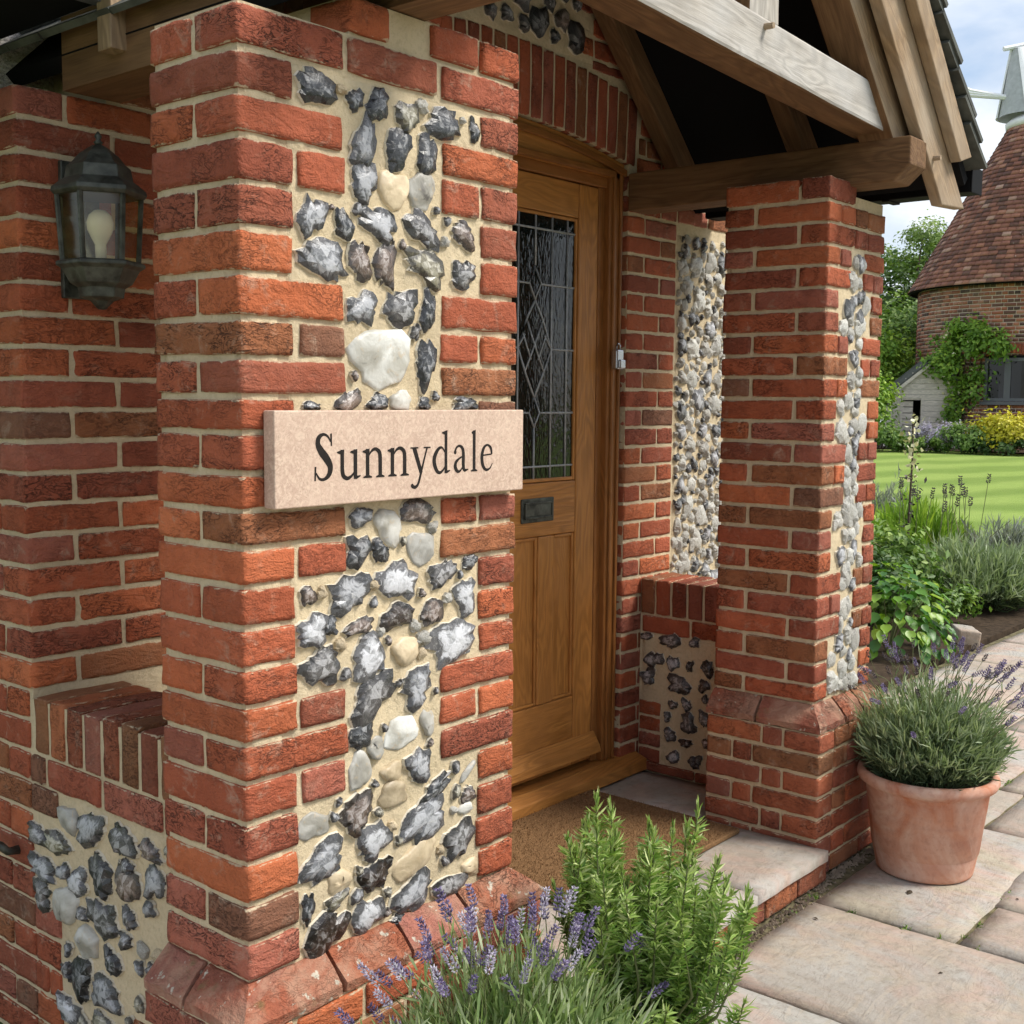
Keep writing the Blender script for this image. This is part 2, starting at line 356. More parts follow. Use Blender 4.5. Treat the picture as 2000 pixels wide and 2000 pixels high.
def m_farbrick():
    m, nt, b = new_mat('far_brick'); r = nd(nt, 'ShaderNodeAttribute', attribute_name='rnd').outputs['Fac']
    c = ramp(nt, r, [(0, (.07, .045, .04)), (.22, (.15, .07, .05)), (.5, (.30, .105, .06)), (.8, (.38, .14, .075)), (1, (.42, .20, .13))])
    v = nd(nt, 'ShaderNodeTexCoord').outputs['Object']
    c = mix(nt, mr(nt, nz(nt, v, 1.2, 4, .6).outputs[0], .5, .75, 0, .5), c, (.22, .17, .13))
    lk(nt, c, b, 'Base Color'); b.inputs['Roughness'].default_value = .9
def m_glass():
    m, nt, b = new_mat('leaded_glass'); v = objvec(nt)
    b.inputs['Base Color'].default_value = (.006, .009, .008, 1); b.inputs['Roughness'].default_value = .06
    sv = nd(nt, 'ShaderNodeVectorMath', {0: v, 1: (1.6, 1, .6)}, operation='MULTIPLY').outputs[0]
    n = nz(nt, sv, 42, 2, .5, .6).outputs[0]
    lk(nt, bump(nt, n, .35, .004), b, 'Normal')
m_brick(); m_brick('worn_brick', True); m_mortar(); m_mortar('mortar_far', (.62, .50, .40)); m_flint(); m_slab(); m_signstone(); m_terracotta(); m_lawn(); m_tiles(); m_farbrick(); m_glass()
m_wood('oak', (.24, .135, .062), (.155, .08, .036), None)
m_wood('oak_grey', (.56, .52, .46), (.40, .355, .30), (.54, .53, .51))
m_wood('oak_pale', (.42, .29, .165), (.30, .19, .10), (.40, .33, .25))
m_wood('door_oak', (.56, .245, .058), (.42, .165, .035), (.46, .20, .055), .45, 1.0, .3)
m_wood('frame_oak', (.36, .145, .036), (.25, .095, .022), (.30, .12, .034), .45, 1.0, .3)
m_wood('board', (.76, .69, .61), (.66, .59, .52), None)
m_plain('felt', (.010, .010, .011), .95, 0, .1)
m_plain('black_iron', (.085, .090, .074), .5, .45, .5, 30, .7, .001)
m_plain('lead', (.36, .37, .37), .5, .2, .5, 60, .25)
m_plain('letter_paint', (.018, .014, .012), .7, 0, .2, 90, .4)
m_plain('black_plastic', (.008, .008, .009), .65, 0, .1)
m_plain('white_paint', (.86, .87, .88), .55, 0, .4, 6, .06)
m_plain('cowl_shade', (.42, .44, .44), .6, 0, .3, 9, .15)
m_plain('window_grey', (.10, .105, .115), .5)
m_plain('dark_glass', (.008, .009, .01), .08)
m_plain('chrome', (.45, .46, .48), .25, .9, .5)
m_plain('bulb_glass', (.92, .92, .90), .25)
m_plain('slate', (.085, .09, .08), .8, 0, .3, 14, .45, .004)
m_plain('soil', (.055, .038, .025), .95, 0, .1, 25, .5, .01)
m_plain('joint_sand', (.15, .13, .075), .95, 0, .1, 26, .6, .006)
m_plain('pebble', (.24, .19, .14), .8, 0, .3, 30, .4)
m_plain('coir', (.20, .115, .055), .95, 0, .1, 160, .45, .006)
m_plain('stem', (.13, .15, .06), .7, 0, .3)
m_plain('bark', (.085, .065, .045), .9, 0, .2, 12, .35, .01)
m_plain('twig', (.22, .17, .11), .8, 0, .2)
m_plain('ground_far', (.10, .13, .035), .95, 0, .1, 2, .3)
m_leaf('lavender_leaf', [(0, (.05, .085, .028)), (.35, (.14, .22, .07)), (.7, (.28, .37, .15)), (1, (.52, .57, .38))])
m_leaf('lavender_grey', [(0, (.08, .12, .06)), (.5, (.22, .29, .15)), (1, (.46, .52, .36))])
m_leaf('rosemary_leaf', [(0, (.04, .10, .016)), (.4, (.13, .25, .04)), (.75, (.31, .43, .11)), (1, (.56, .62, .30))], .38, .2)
m_leaf('lime_leaf', [(0, (.06, .14, .015)), (.5, (.18, .32, .035)), (1, (.42, .55, .08))])
m_leaf('mid_leaf', [(0, (.045, .10, .02)), (.5, (.13, .23, .045)), (1, (.32, .43, .12))])
m_leaf('dark_leaf', [(0, (.02, .045, .012)), (.5, (.06, .12, .028)), (1, (.15, .23, .06))])
m_leaf('tree_leaf', [(0, (.05, .10, .02)), (.5, (.15, .24, .05)), (1, (.36, .46, .15))])
m_leaf('silver_leaf', [(0, (.10, .12, .10)), (.5, (.22, .24, .21)), (1, (.42, .44, .41))])
m_leaf('yellow_bract', [(0, (.26, .26, .02)), (.5, (.52, .47, .03)), (1, (.72, .63, .09))])
m_leaf('purple_flower', [(0, (.085, .065, .14)), (.5, (.19, .15, .29)), (1, (.38, .33, .48))], .7, .15)
m_leaf('grey_flower', [(0, (.25, .22, .33)), (.5, (.44, .40, .52)), (1, (.68, .65, .72))], .7, .15)
m_leaf('dry_flower', [(0, (.03, .025, .03)), (.6, (.08, .065, .07)), (1, (.18, .15, .14))], .8, 0)
m_leaf('red_flower', [(0, (.45, .03, .02)), (.6, (.65, .06, .04)), (1, (.75, .2, .16))], .6, .1)
m_leaf('cream_flower', [(0, (.45, .42, .22)), (.6, (.66, .62, .38)), (1, (.8, .78, .6))], .6, .1)
m_leafobj('broad_leaf')
def m_lantern_glass():
    m, nt, b = new_mat('lantern_glass')
    t = nd(nt, 'ShaderNodeBsdfTransparent', {0: (.95, .90, .70, 1)}); g = nd(nt, 'ShaderNodeBsdfGlossy', {0: (.9, .9, .85, 1), 'Roughness': .12})
    s = nd(nt, 'ShaderNodeMixShader', {0: .07, 1: t.outputs[0], 2: g.outputs[0]}); nt.links.new(s.outputs[0], nt.nodes['Material Output'].inputs[0])
m_lantern_glass()
# ------------------------------------------------------------------ bricks and flints
def fbm(p, s, seed): return noise.noise((p[0] * s + seed * 7.13, p[1] * s - seed * 3.7, p[2] * s + seed * 1.9))
def brick_mesh(lx, ly, lz, seed, nx=5, ny=2, nz_=2, r=.0045):
    def coords(l, n):
        h = l / 2; e = min(.011, h * .36)
        return [-h] + [(-h + e) + (2 * h - 2 * e) * i / n for i in range(n + 1)] + [h]
    X, Y, Z = coords(lx, nx), coords(ly, ny), coords(lz, nz_)
    idx = {}; V = []; F = []; ed = []
    def vid(i, j, k):
        key = (i, j, k)
        if key not in idx:
            kz = k in (0, len(Z) - 1); ix = i in (0, len(X) - 1); jy = j in (0, len(Y) - 1)
            ed.append(1.0 if kz and (ix or jy) else (.55 if ix and jy else 0.0))
            p = Vector((X[i], Y[j], Z[k])); hx, hy, hz = lx / 2, ly / 2, lz / 2
            q = Vector((max(-hx + r, min(hx - r, p.x)), max(-hy + r, min(hy - r, p.y)), max(-hz + r, min(hz - r, p.z))))
            d = p - q
            if d.length > 0: p = q + d.normalized() * r
            a = .0027
            p = p + Vector((fbm(p, 22, seed) * a * 1.3, fbm(p, 22, seed + 31) * a, fbm(p, 26, seed + 57) * a * 1.2))
            p = p + Vector((fbm(p, 70, seed + 5), fbm(p, 70, seed + 6), fbm(p, 70, seed + 8))) * .0015
            idx[key] = len(V); V.append(p)
        return idx[key]
    a, b, c = len(X) - 1, len(Y) - 1, len(Z) - 1
    for i in range(a):
        for j in range(b):
            F.append((vid(i, j, 0), vid(i, j + 1, 0), vid(i + 1, j + 1, 0), vid(i + 1, j, 0)))
            F.append((vid(i, j, c), vid(i + 1, j, c), vid(i + 1, j + 1, c), vid(i, j + 1, c)))
    for i in range(a):
        for k in range(c):
            F.append((vid(i, 0, k), vid(i + 1, 0, k), vid(i + 1, 0, k + 1), vid(i, 0, k + 1)))
            F.append((vid(i, b, k), vid(i, b, k + 1), vid(i + 1, b, k + 1), vid(i + 1, b, k)))
    for j in range(b):
        for k in range(c):
            F.append((vid(0, j, k), vid(0, j, k + 1), vid(0, j + 1, k + 1), vid(0, j + 1, k)))
            F.append((vid(a, j, k), vid(a, j + 1, k), vid(a, j + 1, k + 1), vid(a, j, k + 1)))
    me = mk('brick', V, F, 'brick', True)
    at = me.attributes.new('edge', 'FLOAT', 'POINT'); at.data.foreach_set('value', ed)
    return me
BDIM = {'x': (.24, .12, .065), 'y': (.12, .25, .065), 'c': (.12, .12, .065), 'z': (.065, .12, .20), 'e': (.23, .066, .14)}
BVAR = {}
for key, (a, b, c) in BDIM.items():
    n = {'x': (6, 2, 2), 'y': (3, 5, 2), 'c': (3, 3, 2), 'z': (2, 2, 5), 'e': (5, 2, 4)}[key]
    BVAR[key] = [brick_mesh(a, b, c, i * 3 + ord(key), *n) for i in range(7)]
PAL = [((.41, .115, .056), 6), ((.37, .105, .055), 6), ((.32, .095, .056), 5), ((.46, .135, .060), 4), ((.31, .10, .060), 2), ((.32, .130, .062), 3), ((.49, .150, .065), 2), ((.36, .125, .085), 3), ((.25, .12, .075), 1)]
PALC = [c for c, w in PAL for _ in range(w)]
BR = random.Random(5)
def bcol(k=1.0):
    c = BR.choice(PALC); j = 1 + BR.uniform(-.14, .14)
    return (c[0] * j * k, c[1] * j * k, c[2] * j * k)
def brick(parent, x0, x1, y0, y1, z0, z1, key=None, col=None, jit=1.0, name='brick'):
    d = (x1 - x0, y1 - y0, z1 - z0)
    if key is None:
        key = 'z' if d[2] > .12 else ('x' if d[0] > .17 else ('y' if d[1] > .17 else 'c'))
    bd = BDIM[key]
    me = BR.choice(BVAR[key])
    flip = math.pi if BR.random() < .5 else 0
    o = put(name, me, parent, ((x0 + x1) / 2 + BR.uniform(-.001, .001) * jit, (y0 + y1) / 2 + BR.uniform(-.0012, .0012) * jit, (z0 + z1) / 2 + BR.uniform(-.001, .001) * jit),
            rot=(BR.uniform(-.006, .006) * jit, BR.uniform(-.006, .006) * jit, flip + BR.uniform(-.006, .006) * jit),
            scale=(d[0] / bd[0], d[1] / bd[1], d[2] / bd[2]), color=col or bcol())
    return o
TONE = {'d': (.040, .043, .048), 'D': (.055, .038, .030), 'm': (.125, .12, .118), 'g': (.16, .165, .175), 'G': (.30, .305, .315), 'w': (.52, .51, .47), 'W': (.62, .62, .58), 'c': (.60, .49, .33), 'b': (.17, .125, .10), 'o': (.25, .23, .16)}
def flint_mesh(seed, w=1.0, h=1.0, dep=.3, rot=0, N=18, RG=5):
    """knapped flint lying in the x-z plane, bulging towards -y; w,h full sizes"""
    rd = random.Random(seed)
    ang = sorted((i + rd.uniform(-.32, .32)) * 2 * math.pi / N for i in range(N))
    p2, p3, p5 = rd.uniform(0, 6.3), rd.uniform(0, 6.3), rd.uniform(0, 6.3)
    out = []
    for a in ang:
        c, s = math.cos(a), math.sin(a)
        rr = (abs(c) ** 2.6 + abs(s) ** 2.6) ** (-1 / 2.6)
        rr *= 1 + .09 * math.sin(2 * a + p2) + .10 * math.sin(3 * a + p3) + .05 * math.sin(5 * a + p5) + rd.uniform(-.10, .07)
        out.append((rr * c, rr * s))
    mxx = max(abs(x) for x, _ in out); mxz = max(abs(z) for _, z in out)
    cr, sr = math.cos(R(rot)), math.sin(R(rot))
    pl = []
    for _ in range(rd.randint(4, 7)):
        a = rd.uniform(0, 6.3); t = rd.uniform(.25, 1.0)
        pl.append((math.cos(a) * t, math.sin(a) * t, rd.uniform(.62, 1.1)))
    V = []; F = []; rad = []
    cx, cz = rd.uniform(-.2, .2), rd.uniform(-.2, .2)
    def top(x, z):
        q = min(c0 - a0 * x - b0 * z for a0, b0, c0 in pl)
        e = 1 - min(1, (x * x + z * z)) ** 2.2
        return max(.16, q) * (.35 + .65 * max(e, 0) ** .6) + .05 * math.sin(9 * x + p2) * math.cos(8 * z + p3)
    rings = [1.0, .97, .86, .64, .36][:RG]
    for ri, rr in enumerate(rings):
        for (ox, oz) in out:
            x, z = ox / mxx, oz / mxz
            x, z = cx * (1 - rr) + x * rr, cz * (1 - rr) + z * rr
            if 1 < ri: x += rd.uniform(-.05, .05); z += rd.uniform(-.05, .05)
            y = (-.25 if ri == 0 else top(x, z) * (.55 if ri == 1 else 1))
            X, Z = x * w / 2, z * h / 2
            V.append((X * cr + Z * sr, -y * dep, -X * sr + Z * cr)); rad.append((1.0, .90, .8, .5, .22)[ri])
    V.append((cx * w / 2 * cr + cz * h / 2 * sr, -top(cx, cz) * dep, -cx * w / 2 * sr + cz * h / 2 * cr)); rad.append(0)
    n = N
    for ri in range(len(rings) - 1):
        for j in range(n):
            a, b, c, d = ri * n + j, ri * n + (j + 1) % n, (ri + 1) * n + (j + 1) % n, (ri + 1) * n + j
            F += [(a, b, c), (a, c, d)] if (j + ri) % 2 else [(a, b, d), (b, c, d)]
    last = (len(rings) - 1) * n
    for j in range(n): F.append((last + j, last + (j + 1) % n, len(V) - 1))
    me = mk('flint', V, F, 'flint')
    at = me.attributes.new('rad', 'FLOAT', 'POINT'); at.data.foreach_set('value', rad)
    sm = [rd.random() < .55 for _ in me.polygons]
    me.polygons.foreach_set('use_smooth', sm)
    return me
from mathutils.geometry import delaunay_2d_cdt
def shard_mesh(seed, w=1.0, h=1.0, dep=.3, rot=0, N=24, inner=7, bright=.5):
    """knapped flint: jagged outline, broad flat facets; lies in x-z, bulges towards -y"""
    rd = random.Random(seed)
    p2, p3, p4 = rd.uniform(0, 6.3), rd.uniform(0, 6.3), rd.uniform(0, 6.3); out = []
    ex = rd.uniform(1.9, 3.2)
    for i in range(N):
        a = (i + rd.uniform(-.36, .36)) * 2 * math.pi / N; c, s = math.cos(a), math.sin(a)
        rr = (abs(c) ** ex + abs(s) ** ex) ** (-1 / ex)
        rr *= 1 + .12 * math.sin(2 * a + p2) + .13 * math.sin(3 * a + p3) + .07 * math.sin(5 * a + p4) + rd.choice((-.17, -.08, .0, .05, .11)) * rd.uniform(.5, 1.2)
        out.append((rr * c, rr * s))
    mx = max(abs(x) for x, _ in out); mz = max(abs(z) for _, z in out); out = [(x / mx, z / mz) for x, z in out]
    pts = [(x * .955, z * .955) for x, z in out]; hts = [rd.uniform(.16, .40) for _ in out]
    gx, gz, kx, kz = rd.uniform(-.30, .30), rd.uniform(-.50, .08), rd.uniform(-.3, .3), rd.uniform(-.3, .3)
    ridge = rd.uniform(0, 6.3); rc, rs_ = math.cos(ridge), math.sin(ridge); rk = rd.uniform(.1, .45)
    def face_h(x, z): return .92 + gx * x + gz * z - .26 * ((x - kx) ** 2 + (z - kz) ** 2) - rk * max(0, x * rc + z * rs_ - .15)
    M2 = N // 2 + 1; M = M2
    for i in range(M2):
        a = (i + rd.uniform(-.3, .3)) * 2 * math.pi / M2; k = int(round(a / (2 * math.pi) * N)) % N
        q = rd.choice((.62, .72, .80, .84)); x, z = out[k][0] * q, out[k][1] * q
        if all((x - u) ** 2 + (z - v) ** 2 > .012 for u, v in pts): pts.append((x, z)); hts.append(face_h(x, z) * rd.uniform(.84, .98))
    nb = len(pts); tries = 0
    while len(pts) < nb + inner and tries < 300:
        tries += 1; a = rd.uniform(0, 6.3); q = math.sqrt(rd.random()) * .5; x, z = q * math.cos(a), q * math.sin(a)
        if all((x - u) ** 2 + (z - v) ** 2 > .045 for u, v in pts): pts.append((x, z)); hts.append(face_h(x, z) + rd.uniform(-.02, .05))
    res = delaunay_2d_cdt([Vector(p_) for p_ in pts], [], [list(range(N))], 1, 1e-6)
    V2, faces, ov = res[0], res[2], res[3]
    cr, sr = math.cos(R(rot)), math.sin(R(rot)); V = []; rad = []
    def tr(x, z, y): X, Z = x * w / 2, z * h / 2; return (X * cr + Z * sr, -y * dep, -X * sr + Z * cr)
    isr = []
    for v, o in zip(V2, ov):
        k = o[0] if o else 0; V.append(tr(v.x, v.y, hts[k])); isr.append(k < N and bool(o)); rad.append(.88 if isr[-1] else (.62 if k < nb else .15))
    F = []; tone = []
    lx, lz = rd.uniform(-.35, .35), rd.uniform(-.3, .3)
    for f in faces:
        f = tuple(f); a_, b_, c_ = (V2[i] for i in f[:3])
        if (b_.x - a_.x) * (c_.y - a_.y) - (b_.y - a_.y) * (c_.x - a_.x) < 0: f = f[::-1]
        F.append(f); e = sum(isr[i] for i in f); cx = sum(V2[i].x for i in f) / len(f); cz = sum(V2[i].y for i in f) / len(f)
        t = bright + (rd.uniform(-.20, .22) if e == 0 else rd.uniform(-.3, .2))
        tone.append(max(0, min(1, t)))
    n0 = len(V); mp = {}
    for i, o in enumerate(ov):
        for k in o:
            if k < N: mp[k] = i
    for x, z in out: V.append(tr(x, z, -.3)); rad.append(1.0)
    for k in range(N):
        k2 = (k + 1) % N
        if k in mp and k2 in mp: F.append((n0 + k, n0 + k2, mp[k2], mp[k])); tone.append(.4)
    me = mk('flint', V, F, 'flint')
    at = me.attributes.new('rad', 'FLOAT', 'POINT'); at.data.foreach_set('value', rad)
    at = me.attributes.new('tone', 'FLOAT', 'FACE'); at.data.foreach_set('value', tone)
    me.polygons.foreach_set('use_smooth', [not any(i < len(isr) and isr[i] or i >= len(isr) for i in f) for f in F] if False else [sum(1 for i in f if i >= len(isr) or isr[i]) == 0 for f in F])
    return me
FVAR = [shard_mesh(900 + i, 1, 1, .30, 0, 18, 6, .55) for i in range(16)]
FVARW = [shard_mesh(1300 + i, 1, 1, .30, 0, 18, 6, .55) for i in range(14)]
for m_ in FVARW: m_.materials[0] = MATS['flint_pale']
FVARP = [flint_mesh(700 + i, 1, 1, .30, 0, 14, 4) for i in range(10)]
for m_ in FVARP:
    m_.materials[0] = MATS['flint_pale']
    at = m_.attributes.new('tone', 'FLOAT', 'FACE'); at.data.foreach_set('value', [.45] * len(m_.polygons))
FR = random.Random(3)
def flint(parent, a, z, w, h, tone, rot, plane, at, rotz=0, dep=None, shared=False):
    """plane 'y': lies in y=at facing -y, a is x ; plane 'x': lies in x=at facing -x, a is y"""
    t = TONE[tone]; k = FR.uniform(.8, 1.2); col = tuple(min(.8, q * k) for q in t)
    dep = dep or FR.uniform(.014, .024)
    loc = (a, at, z) if plane == 'y' else (at, a, z)
    rz = 0 if plane == 'y' else -math.pi / 2
    if shared:
        return put('flint', FR.choice((FVARP if FR.random() < .2 else FVARW) if tone in 'wWc' else FVAR), parent, loc, rot=(0, FR.choice((0, math.pi, R(rot))), rz), scale=(w, dep / .30, h), color=col)
    sd = int(abs(a * 7919 + z * 104729) * 10) + 1
    if tone in 'wWc':
        me = flint_mesh(sd, w, h, dep * 1.2, -rot); me.materials[0] = MATS['flint_pale']; at = me.attributes.new('tone', 'FLOAT', 'FACE'); at.data.foreach_set('value', [.45] * len(me.polygons))
        me.polygons.foreach_set('use_smooth', [True] * len(me.polygons))
    else: me = shard_mesh(sd, w * 1.06, h * 1.06, dep, -rot, bright={'d': .50, 'D': .44, 'm': .56, 'g': .68, 'G': .72}.get(tone, .5))
    return put('flint', me, parent, loc, rot=(0, 0, rz), color=col)
def fill_flints(parent, a0, a1, z0, z1, size, plane, at, seed, tones, keep=lambda a, z, r: True, dep=None):
    rd = random.Random(seed); pts = []
    for _ in range(6000):
        s = size * rd.uniform(.55, 1.15); a = rd.uniform(a0 + s * .45, a1 - s * .45); z = rd.uniform(z0 + s * .45, z1 - s * .45)
        if not keep(a, z, s / 2): continue
        if all((a - b) ** 2 + (z - c) ** 2 > ((s + t) * .47) ** 2 for b, c, t in pts): pts.append((a, z, s))
    for a, z, s in pts:
        flint(parent, a, z, s * rd.uniform(.85, 1.15), s * rd.uniform(.85, 1.2), rd.choice(tones), rd.uniform(-35, 35), plane, at, dep=dep, shared=True)
def sheet(name, parent, plane, at, a0, a1, z0, z1, amp=.0048, res=.016, m='mortar', back=.02):
    """uneven mortar face with returned edges"""
    na, nz_ = max(2, int((a1 - a0) / res)), max(2, int((z1 - z0) / res)); V = []; F = []
    for i in range(na + 1):
        for k in range(nz_ + 1):
            a, z = a0 + (a1 - a0) * i / na, z0 + (z1 - z0) * k / nz_
            d = amp * (noise.noise((a * 14, z * 14, at * 9)) + .6 * noise.noise((a * 45, z * 45, at * 5 + 3)))
            if i in (0, na) or k in (0, nz_): d = back
            V.append((a, at + d, z) if plane == 'y' else (at + d, a, z))
    for i in range(na):
        for k in range(nz_):
            q = (i * (nz_ + 1) + k, (i + 1) * (nz_ + 1) + k, (i + 1) * (nz_ + 1) + k + 1, i * (nz_ + 1) + k + 1)
            F.append(q if plane == 'y' else q[::-1])
    return put(name, mk(name, V, F, m, True), parent)
def fillers(parent, lst, plane, at, a0, a1, z0, z1, ok, n, sizes, tones, seed, grow=.44, dep=.012):
    rd = random.Random(seed); occ = [(a, z, max(w * .8, h * .8, (w + h) * .45) * grow * 1.1) for a, z, w, h, _, _ in lst]
    for _ in range(9000):
        if n <= 0: break
        s = rd.uniform(*sizes); a, z = rd.uniform(a0, a1), rd.uniform(z0, z1)
        if not ok(a, z, s / 2): continue
        if any((a - b) ** 2 + (z - c) ** 2 < (r + s * .5) ** 2 for b, c, r in occ): continue
        occ.append((a, z, s * .55)); n -= 1
        flint(parent, a, z, s * rd.uniform(.85, 1.3), s * rd.uniform(.85, 1.3), rd.choice(tones), rd.uniform(-40, 40), plane, at, dep=dep, shared=True)
def wedge_course(parent, face, s0, s1, n, m0, m1, org, ztop, hgt, out, drop=.02, inner=.09, seed=0):
    """splayed plinth bricks. face 'y': runs along x, outward -y; face 'x': runs along y, outward -x"""
    rd = random.Random(seed); ts = [s0 + (s1 - s0) * i / n for i in range(n + 1)]
    for i in range(n):
        a, b = ts[i] + (.005 if i else 0), ts[i + 1] - (.005 if i < n - 1 else 0)
        ma0, mb1 = (m0 if i == 0 else 0), (m1 if i == n - 1 else 0)
        prof = [(-inner, ztop), (0, ztop), (out * .5, ztop - hgt * .47), (out, ztop - hgt), (out, ztop - hgt - drop), (-inner, ztop - hgt - drop)]
        V = []
        segs = 6
        for t in range(segs + 1):
            for (o, z) in prof:
                lo, hi = a - max(o, 0) * ma0, b + max(o, 0) * mb1
                s = lo + (hi - lo) * t / segs
                jz = rd.uniform(-.0025, .0025); jo = rd.uniform(-.0025, .0025)
                V.append((s, org - o + jo, z + jz) if face == 'y' else (org - o + jo, s, z + jz))
        k = len(prof); F = []
        for t in range(segs):
            for j in range(k):
                q = (t * k + j, t * k + (j + 1) % k, (t + 1) * k + (j + 1) % k, (t + 1) * k + j)
                F.append(q)
        F += [tuple(range(k))[::-1], tuple(segs * k + j for j in range(k))]
        me = mk('plinth_brick', V, F, 'worn_brick')
        cc = Vector((sum(v[0] for v in V) / len(V), sum(v[1] for v in V) / len(V), sum(v[2] for v in V) / len(V)))
        for v in me.vertices: v.co -= cc
        put('plinth_brick', me, parent, cc, color=tuple(q * f for q, f in zip(bcol(), (.95, 1.15, 1.3))))
FL_A=[(0.183,1.693,0.098,0.066,'d',0),(0.282,1.688,0.052,0.043,'d',20),(0.341,1.688,0.072,0.064,'d',30),(0.422,1.682,0.068,0.074,'o',-25),(0.532,1.685,0.11,0.068,'d',0),(0.628,1.688,0.034,0.059,'d',0),(0.306,1.614,0.06,0.115,'g',-22),(0.397,1.615,0.067,0.113,'d',-25),(0.482,1.612,0.063,0.086,'d',-15),(0.303,1.536,0.067,0.087,'g',-12),(0.388,1.532,0.086,0.082,'c',-10),(0.468,1.54,0.077,0.081,'w',-8),(0.17,1.453,0.065,0.091,'g',-20),(0.25,1.445,0.053,0.061,'d',-15),(0.345,1.458,0.106,0.068,'g',-20),(0.469,1.459,0.114,0.065,'m',-25),(0.595,1.462,0.081,0.059,'b',-20),(0.2,1.374,0.13,0.085,'g',-20),(0.293,1.38,0.06,0.08,'b',0),(0.362,1.379,0.07,0.1,'b',-8),(0.479,1.386,0.135,0.079,'o',-15),(0.594,1.379,0.077,0.068,'m',0),(0.219,1.475,0.017,0.013,'b',0),(0.296,1.288,0.083,0.071,'g',0),(0.404,1.294,0.098,0.082,'m',0),(0.485,1.295,0.045,0.093,'d',-6),(0.356,1.193,0.178,0.128,'W',10),(0.479,1.182,0.061,0.12,'d',-4),(0.166,1.094,0.045,0.02,'d',0),(0.26,1.103,0.073,0.042,'b',30),(0.342,1.101,0.065,0.041,'d',0),(0.407,1.105,0.061,0.044,'w',0),(0.476,1.099,0.035,0.029,'d',0),(0.602,1.097,0.083,0.035,'d',0),(0.292,0.872,0.065,0.046,'g',0),(0.372,0.846,0.089,0.065,'w',-40),(0.454,0.871,0.108,0.056,'b',0),(0.285,0.802,0.071,0.073,'d',0),(0.345,0.797,0.057,0.049,'d',-30),(0.467,0.793,0.08,0.082,'w',0),(0.396,0.729,0.125,0.086,'G',0),(0.53,0.73,0.094,0.06,'m',20),(0.619,0.747,0.056,0.035,'d',0),(0.259,0.72,0.125,0.075,'g',15),(0.154,0.726,0.039,0.042,'b',30),(0.604,0.671,0.075,0.089,'G',10),(0.396,0.653,0.098,0.061,'D',0),(0.502,0.649,0.071,0.058,'b',0),(0.165,0.656,0.079,0.071,'G',0),(0.21,0.659,0.037,0.043,'d',0),(0.288,0.648,0.088,0.039,'b',15),(0.562,0.577,0.159,0.094,'G',15),(0.421,0.578,0.085,0.067,'c',0),(0.314,0.577,0.103,0.097,'G',25),(0.186,0.581,0.114,0.091,'m',15),(0.324,0.496,0.138,0.083,'m',30),(0.453,0.495,0.102,0.089,'g',30),(0.293,0.424,0.074,0.064,'d',25),(0.409,0.4,0.103,0.072,'W',0),(0.49,0.406,0.041,0.065,'w',10),(0.29,0.347,0.063,0.092,'w',15),(0.335,0.384,0.049,0.056,'w',30),(0.461,0.317,0.082,0.08,'g',0),(0.381,0.322,0.066,0.043,'c',0),(0.515,0.255,0.118,0.042,'d',20),(0.385,0.272,0.086,0.064,'c',0),(0.62,0.213,0.049,0.043,'b',20),(0.611,0.183,0.049,0.028,'w',0),(0.279,0.26,0.099,0.087,'b',30),(0.476,0.19,0.162,0.096,'g',25),(0.164,0.263,0.082,0.057,'w',0),(0.325,0.188,0.091,0.094,'G',30),(0.59,0.116,0.106,0.081,'m',15),(0.189,0.184,0.136,0.079,'g',25),(0.453,0.113,0.139,0.069,'c',25),(0.331,0.112,0.099,0.066,'D',0),(0.231,0.128,0.068,0.056,'c',0),(0.224,0.092,0.068,0.033,'o',20),(0.147,0.1,0.037,0.073,'d',-10),(0.308,0.033,0.094,0.075,'G',0),(0.441,0.036,0.127,0.078,'g',20),(0.559,0.017,0.114,0.056,'m',0),(0.195,0.031,0.126,0.083,'D',30),(0.63,0.042,0.055,0.035,'c',0),(0.397,-0.006,0.044,0.027,'d',0),(0.62,0.266,0.063,0.019,'w',35)]
FL_L=[(0.75,0.125,0.091,0.067,'w',0),(0.65,0.129,0.118,0.084,'m',-25),(0.521,0.133,0.104,0.072,'d',0),(0.413,0.137,0.084,0.05,'b',0),(0.884,0.058,0.097,0.047,'m',0),(0.799,0.057,0.119,0.059,'o',0),(0.871,-0.017,0.114,0.065,'g',0),(0.773,-0.004,0.059,0.046,'g',0),(0.708,-0.014,0.082,0.072,'G',-20),(0.611,0.03,0.093,0.105,'d',-15),(0.502,0.043,0.088,0.085,'b',-10),(0.398,0.071,0.07,0.083,'m',0),(0.875,-0.087,0.079,0.089,'d',-10),(0.768,-0.084,0.101,0.092,'w',-10),(0.608,-0.071,0.117,0.097,'d',-15),(0.498,-0.037,0.052,0.056,'d',0),(0.678,-0.152,0.081,0.086,'w',-15),(0.57,-0.162,0.069,0.066,'d',0),(0.707,-0.246,0.09,0.11,'d',-20),(0.768,-0.244,0.051,0.046,'m',0),(0.6,-0.247,0.109,0.085,'m',0),(0.764,-0.339,0.093,0.07,'G',0),(0.691,-0.085,0.041,0.032,'d',0),(0.515,-0.093,0.045,0.039,'d',0),(0.615,-0.323,0.095,0.05,'o',0),(0.501,0.081,0.044,0.034,'d',0)]
